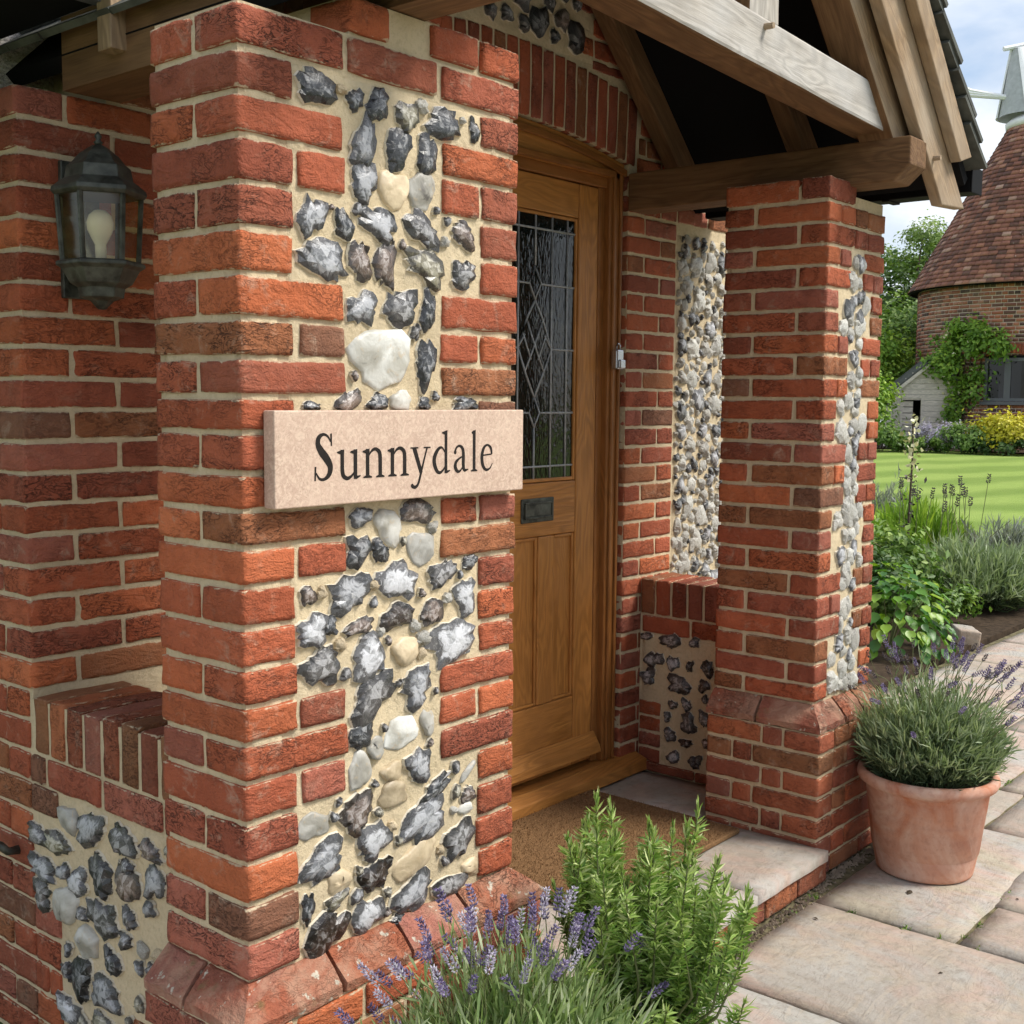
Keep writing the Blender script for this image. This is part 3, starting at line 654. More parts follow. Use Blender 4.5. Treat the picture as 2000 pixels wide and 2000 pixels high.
FL_R=[(0.75,0.161,0.111,0.064,'d',-15),(0.64,0.17,0.05,0.047,'d',0),(0.826,0.076,0.106,0.071,'d',-20),(0.736,0.073,0.063,0.07,'m',0),(0.659,0.072,0.036,0.054,'d',10),(0.577,0.075,0.067,0.081,'d',0),(0.851,0.004,0.084,0.071,'d',-30),(0.708,-0.009,0.121,0.083,'m',0),(0.593,0.004,0.06,0.06,'D',0),(0.67,-0.082,0.047,0.064,'d',-25),(0.732,-0.093,0.048,0.038,'b',0),(0.757,-0.146,0.037,0.048,'d',0),(0.661,-0.157,0.08,0.095,'d',-30),(0.589,-0.125,0.06,0.072,'d',0),(0.744,-0.218,0.059,0.064,'d',0),(0.67,-0.236,0.069,0.042,'D',-10),(0.576,-0.221,0.043,0.044,'b',0),(0.727,-0.305,0.07,0.065,'m',0),(0.624,-0.303,0.072,0.064,'d',0),(0.863,0.165,0.061,0.032,'b',0),(0.584,-0.048,0.043,0.044,'d',0)]
# ------------------------------------------------------------------ near pillar
Z_A = [1.8111, 1.7325, 1.6543, 1.5791, 1.4971, 1.4163, 1.3359, 1.2549, 1.1825, 1.1106, 1.0447, 0.9691, 0.8996, 0.8307, 0.7585, 0.681, 0.604, 0.5314, 0.4593, 0.3867, 0.3088, 0.2303, 0.1514, 0.0749, -0.002]
pa = thing('brick_pillar', 'near red brick pillar with a wide flint panel behind the house name sign', 'pillar', (.387, .13, -.5), 'porch pillars')
MB().box(.007, .767, .007, .260, -.5, 1.811).obj('mortar', 'mortar', pa)
sheet('mortar', pa, 'y', .0048, .10, .68, 0, 1.74)
sheet('mortar', pa, 'y', .0045, .004, .105, 0, 1.805, .002)
sheet('mortar', pa, 'y', .0045, .675, .770, 0, 1.805, .002)
sheet('mortar', pa, 'x', .0045, .004, .263, 0, 1.805, .002)
SL = ' SHSDHHSDSHHHSDHHHDSDHHHH'   # D: two headers
SR = ' SHSDHHSDSHHSDSHHHSDSHHHH'
for k in range(1, 25):
    z0, z1 = Z_A[k] + .0055, Z_A[k - 1] - .0055; j = lambda: BR.uniform(-.003, .003)
    if k % 2:
        xe = .252 if SL[k] == 'S' else .124
        brick(pa, -.002, xe + j(), -.002, .124, z0, z1, key='x' if xe > .2 else 'c')
        brick(pa, -.002, .12, .136 + j(), .267, z0, z1)
    else:
        brick(pa, -.002, .123 + j(), -.002, .267, z0, z1, key='y')
    if SL[k] == 'D': brick(pa, .137 + j(), .251 + j(), -.002, .12, z0, z1)
    if SR[k] == 'S': brick(pa, .531 + j(), .776, -.002, .12, z0, z1)
    elif SR[k] == 'D': brick(pa, .531 + j(), .644, -.002, .12, z0, z1); brick(pa, .657, .776, -.002, .25, z0, z1)
    else: brick(pa, .655 + j(), .776, -.002, .25, z0, z1)
    if SR[k] == 'S': brick(pa, .656, .776, .134, .267, z0, z1)
brick(pa, .268, .514, -.002, .12, Z_A[1] + .0055, Z_A[0] - .0055)
for a, b in ((.27, .374), (.50, .64), (.653, .776)): brick(pa, a, b, -.002, .12, 1.817, 1.882)
MB().box(.275, .77, .01, .26, 1.811, 1.885).obj('mortar', 'mortar', pa)
for a, z, w, h, t, r in FL_A: flint(pa, a, z, w * 1.07, h * 1.06, t, r, 'y', 0.002, dep=min(.017, .007 + .075 * min(w, h)))
def ok_a(a, z, r):
    for k in range(1, 25):
        if Z_A[k] - r < z < Z_A[k - 1] + r:
            if k == 1: return False
            if a - r < (.262 if SL[k] in 'SD' else .133) or a + r > (.522 if SR[k] in 'SD' else .646): return False
    return not (.89 < z + r and z - r < 1.095)
fillers(pa, FL_A, 'y', .001, .13, .65, .02, 1.72, ok_a, 46, (.020, .044), 'mbwcgo', 5, .49)
wedge_course(pa, 'y', 0, .774, 4, 1, 1, 0, -.004, .052, .056, seed=1)
wedge_course(pa, 'x', 0, .267, 2, 1, 0, 0, -.004, .052, .056, seed=2)
MB().box(-.048, .822, -.048, .26, -.5, -.078).obj('mortar', 'mortar', pa)
for r in range(6):
    z1 = -.082 - r * .0745; z0 = max(z1 - .064, -.5); s = .12 * (r % 2)
    xs = [-.055, .07 + s, .31 + s - .06, .55 + s - .1, .83]
    for a, b in zip(xs, xs[1:]): brick(pa, a + (.006 if a > 0 else 0), b - .006, -.055, .06, z0, z1)
    brick(pa, -.055, .06, .07, .267, z0, z1)

# ------------------------------------------------------------------ far pillar
Z_B = [1.8473, 1.7674, 1.697, 1.6247, 1.5572, 1.4844, 1.4114, 1.3364, 1.2646, 1.1908, 1.1184, 1.0425, 0.9713, 0.8982, 0.8239, 0.7495, 0.6773, 0.6032, 0.5271, 0.4524, 0.3758, 0.3006, 0.2234, 0.1512, 0.0876]
pb = thing('brick_pillar', 'far red brick pillar with a narrow strip of flints, beside the potted lavender', 'pillar', (2.58, .19, -.5), 'porch pillars')
BX, BW, BD = 2.36, 2.802, .385
MB().box(BX + .007, BW - .007, .007, BD - .007, -.4, 1.80).obj('mortar', 'mortar', pb)
sheet('mortar', pb, 'y', .0048, BX + .004, BW - .004, .08, 1.70, .003)
sheet('mortar', pb, 'x', BX + .0045, .004, BD - .004, .08, 1.83, .002)
WIDE = {6, 7, 11, 12, 16, 17, 18, 22, 23, 24}
for k in range(1, 25):
    z0, z1 = Z_B[k] + .0055, Z_B[k - 1] - .0055; j = lambda: BR.uniform(-.003, .003)
    full = k <= 3
    if k % 2:
        brick(pb, BX - .002, BX + (.095 if k in WIDE else (.20 if full else .178)) + j(), -.002, .100 + j(), z0, z1, key='c' if k in WIDE else 'x')
        brick(pb, BX - .002, BX + .12, .113, BD, z0, z1)
    else:
        brick(pb, BX - .002, BX + .093 + j(), -.002, .262 + j(), z0, z1, key='y')
        brick(pb, BX - .002, BX + .12, .277, BD, z0, z1)
        if k not in WIDE: brick(pb, BX + .104, BX + (.198 if full else .176) + j(), -.002, .12, z0, z1)
    if k > 1:
        if full:
            brick(pb, BX + .21, BX + .30, -.002, .12, z0, z1); brick(pb, BX + .312, BW + .002, -.002, .12, z0, z1)
        elif k in WIDE: brick(pb, BX + .355 + j(), BW + .002, -.002, .12, z0, z1, key='c')
        elif k % 2: brick(pb, BX + .288 + j(), BX + .358, -.002, .12, z0, z1); brick(pb, BX + .368, BW + .002, -.002, .12, z0, z1)
        else: brick(pb, BX + .290 + j(), BW + .002, -.002, .12, z0, z1)
        brick(pb, BW - .12, BW + .002, .134, .26 + j(), z0, z1); brick(pb, BW - .12, BW + .002, .272, BD, z0, z1)
def keep_b(a, z, r):
    for k in range(4, 25):
        if Z_B[k] - r * .6 < z < Z_B[k - 1] + r * .6:
            lo, hi = (BX + .096, BX + .354) if k in WIDE else (BX + .172, BX + .292)
            if a - r * .55 < lo or a + r * .55 > hi: return False
    return True
fill_flints(pb, BX + .09, BX + .36, .09, 1.62, .10, 'y', .002, 4, 'wwwWWGWd', keep_b, .013)
fill_flints(pb, BX + .165, BX + .30, .09, 1.62, .085, 'y', .002, 14, 'wwWWGWd', keep_b, .012)
wedge_course(pb, 'x', 0, BD, 2, 1, 0, BX, .084, .06, .052, seed=3)
wedge_course(pb, 'y', BX, BW, 3, 1, 1, 0, .084, .06, .052, seed=4)
MB().box(BX - .045, BW + .045, -.045, BD - .004, -.5, .0).obj('mortar', 'mortar', pb)
for r in range(7):
    z1 = -.004 - r * .0735; z0 = max(z1 - .062, -.5)
    if z1 < -.49: break
    ys = [-.052, .085, .165, BD] if r % 2 == 0 else [-.052, .20, .28, BD]
    for i, (a, b) in enumerate(zip(ys, ys[1:])):
        if z1 < -.40 and i: continue
        brick(pb, BX - .052, BX + .06, a + (.005 if i else 0), b - .005, z0, z1, key='y' if b - a > .17 else 'c', col=tuple(q * f for q, f in zip(bcol(), (.92, 1.05, 1.1))))
    xs = [BX + .066, BX + .17, BW + .052] if r % 2 else [BX + .066, BX + .29, BW + .052]
    for a, b in zip(xs, xs[1:]): brick(pb, a + .004, b - .004, -.052, .06, z0, z1)

# ------------------------------------------------------------------ house
WY = .90
hs = thing('house', 'red brick and flint house wall behind the porch, arched over the front door', 'house', (2.0, 1.2, -.5))
mw = MB()
mw.box(.067, 1.50, WY + .004, 1.15, -.5, 1.815); mw.box(2.518, 3.9, WY + .004, 1.15, -.5, 2.60)
mw.box(.067, .30, 1.15, 3.4, -.5, 1.815); mw.box(3.6, 3.9, 1.15, 3.4, -.5, 2.6)
mw.box(.30, 1.50, WY + .007, 1.149, 1.814, 2.6)
AC = 1.79
def soff(x): return 2.076 - .135 * (x - AC) ** 2
N = 16
poly = [(1.495 + (2.522 - 1.495) * i / N, soff(1.495 + (2.522 - 1.495) * i / N)) for i in range(N + 1)]
mw.prism(poly + [(2.522, 3.3), (1.495, 3.3)], 'y', WY + .0042, 1.148)
mw.obj('wall', 'mortar', hs)
MB().box(1.4, 2.62, 1.148, 2.2, -.5, 2.3).obj('hall_interior', 'felt', hs)
# lamp bay (left of the near pillar)
def crs(n): return .405 + n * .0745
for n in range(-12, 19):
    z0 = crs(n) + .005; z1 = crs(n + 1) - .005
    if z1 > 1.83: break
    xs = [.06, .312, .57, .83] if n % 2 else [.06, .187, .443, .70]
    if n >= 0:
        for i, (a, b) in enumerate(zip(xs, xs[1:])):
            dep = (WY + .12 if n % 2 else WY + .25) if i == 0 else WY + .12
            brick(hs, a + (.006 if i else 0), b - .006, WY, dep, z0, z1, key=('y' if (i == 0 and n % 2 == 0) else None))
    else:
        brick(hs, .06, .18, WY + .02, WY + (.12 if n % 2 else .25), z0, z1)
    y = WY + (.13 if n % 2 else .262)
    while y < 1.9:
        brick(hs, .06, .18, y, min(y + .24, 1.95), z0, z1, key='y'); y += .252
# between the lamp bay and the door, behind the near pillar
for n in range(-11, 26):
    z0 = crs(n) + .005; z1 = crs(n + 1) - .005
    xs = [.83, 1.08, 1.33, 1.497] if n % 2 else [.70, .95, 1.20, 1.45, 1.497]
    if n > 18: xs = [.32, .57] + xs[0:] if n % 2 else [.32, .44] + xs
    for a, b in zip(xs, xs[1:]):
        if b - a > .04: brick(hs, a + .006, b - .005, WY, WY + .12, z0, z1)
# right of the door
def flint_zone(a, z): return a > 2.87
for n in range(-12, 34):
    z0 = crs(n) + .005; z1 = crs(n + 1) - .005
    xs = [2.512, 2.742, 2.862] if n % 2 else [2.512, 2.632, 2.862]
    if z0 > 1.775: xs = xs[:2] + [2.862, 3.10, 3.34, 3.6] if n % 2 else xs[:2] + [2.862, 2.98, 3.22, 3.46]
    for i, (a, b) in enumerate(zip(xs, xs[1:])):
        if i == 0 and z1 > 2.03: a = a if z1 > 2.28 else max(a, 2.512 + .05 + (z1 - 2.03) * .16)
        if b - a < .04: continue
        brick(hs, a + .005, b - .006, WY, WY + .12, z0, z1)
sheet('mortar', hs, 'y', WY + .002, 2.85, 3.62, -.4, 1.795, .004, .02)
fill_flints(hs, 2.868, 3.56, -.05, 1.785, .098, 'y', WY, 8, 'wWWwWGwWGGd', dep=.020)
fill_flints(hs, 2.862, 3.56, -.05, 1.785, .045, 'y', WY + .002, 9, 'wwWWd', dep=.016)
# arch of soldier bricks
for i in range(17):
    x = 1.50 + .0645 * i
    sl = math.atan(-2 * .135 * (x - AC)); zc = soff(x) + .113
    o = put('arch_brick', BR.choice(BVAR['z']), hs, (x, WY + .0595, soff(x) + .124), rot=(0, -sl * .25, 0), scale=(.054 / .065, 1, .248 / .20), color=bcol(.95))
# gable above the arch: flints in the middle, bricks to the sides
sheet('mortar', hs, 'y', WY + .003, 1.55, 2.52, 2.30, 2.75, .004, .025)
fill_flints(hs, 1.62, 2.24, 2.335, 2.72, .115, 'y', WY + .001, 21, 'ddmmgb', dep=.022)
for n in range(25, 33):
    z0 = crs(n) + .005; z1 = crs(n + 1) - .005
    if n == 25: z0 = 2.335 - .03
    xs = [2.27, 2.50] if n % 2 else [2.17, 2.28, 2.50]
    for a, b in zip(xs, xs[1:]): brick(hs, a + .005, b - .005, WY, WY + .12, z0, z1)

# left dwarf wall
dl = thing('dwarf_wall', 'low brick and flint wall under the wall lantern, capped with bricks on edge', 'low wall', (.17, .58, -.5), 'low porch walls')
LX = .06
MB().box(LX + .006, .285, .268, WY + .004, -.5, .26).box(LX + .0015, .286, .269, WY + .003, .255, .3875).obj('mortar', 'mortar', dl)
sheet('mortar', dl, 'x', LX + .0055, .26, WY + .01, -.5, .19, .0045)
for i in range(8):
    y = .305 + i * .0745
    brick(dl, LX - .003, .292, y, y + .0585, .262, .398 + BR.uniform(-.003, .003), key='e', col=tuple(q * f for q, f in zip(bcol(.9), (.9, 1.05, 1.1))))
for a, b in ((.30, .36), (.372, .60), (.612, .84), (.852, .915)): brick(dl, LX - .001, .18, a, b - .004, .184, .252)
for r in range(9):
    z1 = .178 - r * .0745; z0 = z1 - .064
    if r in (0, 4, 5, 7): brick(dl, LX - .001, .18, .80, .912, z0, z1, key='c')
    elif r in (1, 2, 3): pass
    else: brick(dl, LX - .001, .18, .80, .85, z0, z1, key='c'); brick(dl, LX - .001, .18, .86, .914, z0, z1, key='c')
    if r in (4, 5): brick(dl, LX - .001, .18, .30, .43, z0, z1)
    elif r > 5: brick(dl, LX - .001, .18, .30, .52 - .06 * (r % 2), z0, z1)
for a, z, w, h, t, ro in FL_L:
    flint(dl, a, z, w * 1.15, h * 1.08, {'d': 'm', 'm': 'g', 'b': 'b'}.get(t, t) if int(z * 1000) % 2 else t, -ro * .6, 'x', LX + .003, dep=.018)
fillers(dl, FL_L, 'x', LX + .001, .27, .90, -.48, .17, lambda a, z, r: a + r < .79 or -.12 < z < .09, 30, (.03, .055), 'gmwcGo', 6, .5)
# right dwarf wall
dr = thing('dwarf_wall', 'low brick and flint wall between the door and the far pillar, inside the porch', 'low wall', (2.75, .64, -.38), 'low porch walls')
RX = 2.64
MB().box(RX + .006, 2.858, .386, WY - .001, -.5, .392).obj('mortar', 'mortar', dr)
sheet('mortar', dr, 'x', RX + .003, .386, WY - .002, -.375, .19, .004)
for i in range(7):
    y = .392 + i * .0735
    brick(dr, RX - .003, 2.862, y, y + .060, .258, .398, key='e', col=bcol(.9))
for a, b in ((.39, .52), (.532, .655), (.667, .885)): brick(dr, RX - .001, RX + .12, a, b, .183, .250)
for r in range(4):
    z1 = -.098 - r * .0645; brick(dr, RX - .001, RX + .12, .792, .893, z1 - .056, z1, key='c')
brick(dr, RX - .001, RX + .12, .48, .548, .10, .176, key='c')
for a, b in ((.39, .62), (.63, .893)): brick(dr, RX - .012, RX + .10, a, b, -.38, -.345, key='y')
for a, z, w, h, t, ro in FL_R: flint(dr, a, z, w, h, {'d': 'm', 'm': 'g'}.get(t, t) if int(z * 1000) % 3 else t, -ro * .6, 'x', RX + .001, dep=.018)

# ------------------------------------------------------------------ front door
dy = .945
dt = thing('front_door', 'golden oak front door with leaded glass and two lower panels', 'door', (2.02, .95, -.31))
def dbox(name, x0, x1, z0, z1, y0, y1, m='door_oak', vert=True, bev=.004):
    """boards: grain along the local x axis"""
    cx, cy, cz = (x0 + x1) / 2, (y0 + y1) / 2, (z0 + z1) / 2
    if vert: b = MB().box(-(z1 - z0) / 2, (z1 - z0) / 2, -(y1 - y0) / 2, (y1 - y0) / 2, -(x1 - x0) / 2, (x1 - x0) / 2); rot = (0, -math.pi / 2, 0)
    else: b = MB().box(-(x1 - x0) / 2, (x1 - x0) / 2, -(y1 - y0) / 2, (y1 - y0) / 2, -(z1 - z0) / 2, (z1 - z0) / 2); rot = (0, 0, 0)
    o = put(name, b.mesh(name, m), dt, (cx, cy, cz), rot=rot)
    if bev: q = o.modifiers.new('bevel', 'BEVEL'); q.width = bev; q.segments = 2; q.limit_method = 'ANGLE'
    return o
LXD, RXD = 1.655, 2.380
dbox('stile', 2.262, RXD, -.295, 1.90, dy, dy + .044); dbox('stile', LXD, 1.778, -.295, 1.90, dy, dy + .044)
dbox('top_rail', 1.780, 2.260, 1.776, 1.90, dy + .001, dy + .043, vert=False)
dbox('lock_rail', 1.780, 2.260, .610, .806, dy + .001, dy + .043, vert=False)
dbox('bottom_rail', 1.780, 2.260, -.295, -.022, dy + .001, dy + .043, vert=False)
dbox('muntin', 2.042, 2.132, -.020, .608, dy + .0015, dy + .042)
for a, b in ((1.776, 2.044), (2.130, 2.264)): dbox('panel', a, b, -.024, .612, dy + .016, dy + .036, bev=0)
for a, b in ((1.786, 2.036), (2.138, 2.256)):
    for (x0, x1, z0, z1, v) in ((a - .006, a + .006, -.02, .608, True), (b - .006, b + .006, -.02, .608, True), (a + .006, b - .006, -.02, -.008, False), (a + .006, b - .006, .596, .608, False)):
        dbox('moulding', x0, x1, z0, z1, dy + .006, dy + .0165, vert=v, bev=.004)
for (x0, x1, z0, z1, v) in ((1.780, 1.792, .808, 1.774, True), (2.248, 2.260, .808, 1.774, True), (1.792, 2.248, .808, .822, False), (1.792, 2.248, 1.762, 1.774, False)):
    dbox('glazing_bead', x0, x1, z0, z1, dy + .004, dy + .02, vert=v, bev=.004)
wb = MB().prism([(dy - .045, -.262), (dy - .038, -.235), (dy - .006, -.185), (dy, -.185), (dy, -.262)], 'x', LXD + .02, RXD + .012).obj('weather_bar', 'door_oak', dt, bev=.003)
# frame
fo = dy - .012
for s, a, b in (('R', 2.384, 2.422), ('R', 2.420, 2.510), ('L', 1.612, 1.651), ('L', 1.520, 1.614)):
    w = b - a
    dbox('door_jamb', a, b, -.31, 1.905 if w < .06 else 1.99, (fo + .012 if w < .06 else fo - .012), 1.02, m='frame_oak')
dbox('frame_bead', 2.438, 2.452, -.31, 1.97, fo - .022, fo - .010, m='frame_oak', bev=.005)
dbox('frame_bead', 2.480, 2.494, -.31, 1.97, fo - .022, fo - .010, m='frame_oak', bev=.005)
dbox('head_stop', 1.612, 2.422, 1.904, 1.945, fo + .002, 1.02, m='frame_oak', vert=False)
hp = [(1.52 + .99 * i / 14, soff(1.52 + .99 * i / 14) - .004) for i in range(15)]
MB().prism([(1.52, 1.944)] + [(2.51, 1.944)] + hp[::-1], 'y', fo - .012, 1.02).obj('arched_head', 'door_oak', dt)
MB().prism([(1.60, 1.944), (2.43, 1.944), (2.43, 1.968), (1.60, 1.968)], 'y', fo - .030, fo - .0125).obj('head_bead', 'frame_oak', dt, bev=.004)
hq = [(x, z - .045) for x, z in hp]; hr = [(x, z - .020) for x, z in hp]
MB().prism(hq + hr[::-1], 'y', fo - .028, fo - .0125).obj('head_moulding', 'frame_oak', dt, bev=.003)
MB().prism([(.845, -.378), (.845, -.332), (.90, -.312), (1.05, -.312), (1.05, -.378)], 'x', 1.45, 2.632).obj('threshold', 'door_oak', dt, bev=.004)
# leaded glass: panes and cames
GX = [1.792, 1.835, 1.925, 2.02, 2.115, 2.205, 2.248]; GZ = [.822, .865, 1.06, 1.29, 1.52, 1.715, 1.762]
GR = random.Random(2)
for i in range(6):
    for k in range(6):
        x0, x1, z0, z1 = GX[i], GX[i + 1], GZ[k], GZ[k + 1]
        b = MB().box(-(x1 - x0) / 2, (x1 - x0) / 2, -.002, .002, -(z1 - z0) / 2, (z1 - z0) / 2)
        put('glass_pane', b.mesh('glass_pane', 'leaded_glass'), dt, ((x0 + x1) / 2, dy + .014, (z0 + z1) / 2), rot=(GR.uniform(-.012, .012), 0, GR.uniform(-.012, .012)))
def came(pts, r=.0042):
    MB().tube([(x, dy + .0105, z) for x, z in pts], r, 6).obj('lead_came', 'lead', dt, True)
for x in (1.835, 2.205): came([(x, .822), (x, 1.762)])
for x in (1.925, 2.115): came([(x, .822), (x, 1.762)])
for z in (.865, 1.715): came([(1.792, z), (2.248, z)])
for z in (1.06, 1.29, 1.52):
    came([(1.792, z), (1.985 if z != 1.29 else 1.93, z)]); came([(2.055 if z != 1.29 else 2.11, z), (2.248, z)])
c = 2.02
came([(c, 1.762), (c, 1.585)]); came([(c, .822), (c, 1.005)])
for s in (-1, 1):
    came([(c, 1.575), (c + s * .034, 1.522), (c, 1.462)]); came([(c, 1.115), (c + s * .030, 1.06), (c, 1.005)])
    came([(c, 1.462), (c + s * .042, 1.40), (c + s * .095, 1.29), (c + s * .045, 1.19), (c, 1.115)])
    came([(c + s * .045, 1.39), (c - s * .018, 1.27), (c - s * .055, 1.205)], .0034)
    came([(c + s * .068, 1.345), (c + s * .02, 1.25)], .0034)
    came([(c + s * .095, 1.29), (c + s * .055, 1.34)], .0034)
# letter plate
lp = MB().box(1.937, 2.123, dy - .006, dy + .001, .664, .752).obj('letter_plate', 'black_iron', dt, bev=.003)
MB().box(1.958, 2.102, dy - .011, dy - .006, .686, .731).obj('flap', 'black_iron', lp, bev=.002)
for a, b, c_, d in ((1.950, 2.110, .731, .738), (1.950, 2.110, .678, .686), (1.950, 1.958, .686, .731), (2.102, 2.110, .686, .731)):
    MB().box(a, b, dy - .014, dy - .006, c_, d).obj('flap_surround', 'black_iron', lp, bev=.0015)
# key safe
ks = thing('key_safe', 'small silver key safe fixed to the door frame', 'key safe', (2.452, fo - .02, 1.22))
MB().box(2.428, 2.474, fo - .052, fo - .0225, 1.225, 1.30).obj('case', 'chrome', ks, bev=.006)
MB().box(2.432, 2.470, fo - .064, fo - .0525, 1.228, 1.262).obj('cover', 'chrome', ks, bev=.005)
MB().tube([(2.440, fo - .04, 1.298), (2.440, fo - .04, 1.316), (2.446, fo - .04, 1.322), (2.456, fo - .04, 1.322), (2.462, fo - .04, 1.316), (2.462, fo - .04, 1.298)], .0032, 6).obj('shackle', 'chrome', ks, True)

# ------------------------------------------------------------------ porch step and mat
st = thing('porch_step', 'raised porch floor of sandstone slabs with a brick edge', 'step', (1.6, .4, -.5))
MB().box(.83, 2.30, -.07, WY + .004, -.499, -.424).box(2.30, RX + .004, .39, WY + .004, -.499, -.424).obj('bed', 'joint_sand', st)
SLABS = [(.30, .30, .27), (.37, .33, .26), (.43, .33, .25), (.33, .30, .24)]
SR_ = random.Random(9)
def slab(parent, x0, x1, y0, y1, ztop, th=.035, name='paving_slab', col=None, g=.006, tilt=.0012):
    nx, ny = max(3, int((x1 - x0) / .06)), max(3, int((y1 - y0) / .06)); V = []; F = []; sd = SR_.uniform(0, 50)
    cx, cy = (x0 + x1) / 2, (y0 + y1) / 2; hx, hy = (x1 - x0) / 2 - g, (y1 - y0) / 2 - g
    for i in range(nx + 1):
        for k in range(ny + 1):
            u, v = -1 + 2 * i / nx, -1 + 2 * k / ny
            x, y = u * hx, v * hy
            edge = i in (0, nx) or k in (0, ny)
            if i in (0, nx): x += .006 * noise.noise((y * 9, sd, i))
            if k in (0, ny): y += .006 * noise.noise((x * 9, sd, k + 9))
            z = .0035 * noise.noise((x * 3.2 + sd, y * 3.2, 0)) + .0015 * noise.noise((x * 14 + sd, y * 14, 5)) - (.005 if edge else 0)
            V.append((x, y, z))
    n = len(V)
    for i in range(nx):
        for k in range(ny): F.append((i * (ny + 1) + k, (i + 1) * (ny + 1) + k, (i + 1) * (ny + 1) + k + 1, i * (ny + 1) + k + 1))
    ring = [i * (ny + 1) for i in range(nx + 1)] + [nx * (ny + 1) + k for k in range(1, ny + 1)] + [i * (ny + 1) + ny for i in range(nx - 1, -1, -1)] + [k for k in range(ny - 1, 0, -1)]
    V += [(V[i][0], V[i][1], -th) for i in ring]; m_ = len(ring)
    for j in range(m_): F.append((ring[(j + 1) % m_], ring[j], n + j, n + (j + 1) % m_))
    return put(name, mk(name, V, F, 'sandstone', True), parent, (cx, cy, ztop), rot=(SR_.uniform(-tilt, tilt), SR_.uniform(-tilt, tilt), 0), color=col or SR_.choice(SLABS))
for a, b, c_, d in ((.83, 1.83, -.098, .40), (1.83, 2.315, -.098, .40), (2.25, 2.64, .40, .895), (1.40, 2.25, .40, .895)):
    slab(st, a, b, c_, d, -.381, .04, 'floor_slab', (.36, .34, .29), .004, 0)
x = .84
while x < 2.33:
    brick(st, x, min(x + .205, 2.335), -.078, .03, -.4985, -.424, col=tuple(q * f for q, f in zip(bcol(), (.78, .95, 1.0)))); x += .216
mat_o = thing('doormat', 'brown coir doormat on the porch floor before the front door', 'doormat', (1.85, .55, -.378))
g = MB().box(1.36, 2.24, .20, .835, -.377, -.360); mo = g.obj('coir_pad', 'coir', mat_o, bev=.004)
npb = 9000
P = np.c_[RNG.uniform(1.365, 2.235, npb), RNG.uniform(.205, .83, npb), np.full(npb, -.361)]
D = np.c_[RNG.normal(0, .5, npb), RNG.normal(0, .5, npb), np.ones(npb)]
# ------------------------------------------------------------------ plant builders
def unit(a): return a / np.maximum(np.linalg.norm(a, axis=1, keepdims=True), 1e-9)
def blades(name, parent, P, D, L, W, bend, m, rnd=None, base=None):
    n = len(P); D = unit(np.asarray(D, float)); L = np.broadcast_to(L, n)[:, None]; W = np.broadcast_to(W, n)[:, None]; bend = np.broadcast_to(bend, n)[:, None]
    S = unit(np.cross(D, RNG.normal(size=(n, 3))))
    dn = np.array([[0, 0, -1.0]])
    mid = P + D * L * .55 + dn * bend * L * .25; tip = P + D * L + dn * bend * L
    V = np.stack([P - S * W * .3, P + S * W * .3, mid - S * W * .5, mid + S * W * .5, tip], 1).reshape(-1, 3)
    b = (np.arange(n) * 5)[:, None]
    F = [np.hstack([b, b + 1, b + 3, b + 2]), np.hstack([b + 2, b + 3, b + 4])]
    r = RNG.random(n) if rnd is None else rnd
    off = wloc(parent); V = V - np.array(off)
    me = npmesh(name, V, F, m, {'rnd': np.repeat(r, 5)})
    o = bpy.data.objects.new(name, me); COL.objects.link(o); o.parent = parent
    return o
def leaves(name, parent, P, Nn, size, m, rnd=None, asp=.55):
    """folded diamond leaves: P centres, Nn normals"""
    n = len(P); Nn = unit(Nn); A = unit(np.cross(Nn, RNG.normal(size=(n, 3)))); B = np.cross(Nn, A)
    s = np.broadcast_to(size, n)[:, None]
    V = np.stack([P - A * s * .5, P + B * s * asp * .5 + Nn * s * .10, P + A * s * .5 - Nn * s * .08, P - B * s * asp * .5 + Nn * s * .10], 1).reshape(-1, 3)
    b = (np.arange(n) * 4)[:, None]
    F = [np.hstack([b, b + 1, b + 2]), np.hstack([b, b + 2, b + 3])]
    r = RNG.random(n) if rnd is None else rnd
    V = V - np.array(wloc(parent))
    me = npmesh(name, V, F, m, {'rnd': np.repeat(r, 4)})
    o = bpy.data.objects.new(name, me); COL.objects.link(o); o.parent = parent
    return o
def clumps(c, rad, n_cl, n_leaf, spread, flat=.0):
    """leaf centres and outward normals for a bushy volume"""
    c = np.array(c); rad = np.array(rad)
    d = unit(RNG.normal(size=(n_cl, 3))); d[:, 2] = np.where(d[:, 2] < -.35, -d[:, 2], d[:, 2])
    cl = d * rad * (RNG.uniform(.45, 1.0, (n_cl, 1)) ** .6)
    which = RNG.integers(0, n_cl, n_leaf)
    p = cl[which] + RNG.normal(size=(n_leaf, 3)) * spread * RNG.uniform(.6, 1.3, (n_cl, 1))[which]
    nn = unit(p / rad) + RNG.normal(size=(n_leaf, 3)) * .55 + np.array([0, 0, .45])
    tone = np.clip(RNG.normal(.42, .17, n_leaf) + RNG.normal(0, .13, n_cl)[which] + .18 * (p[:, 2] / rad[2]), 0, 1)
    return c + p, nn, tone
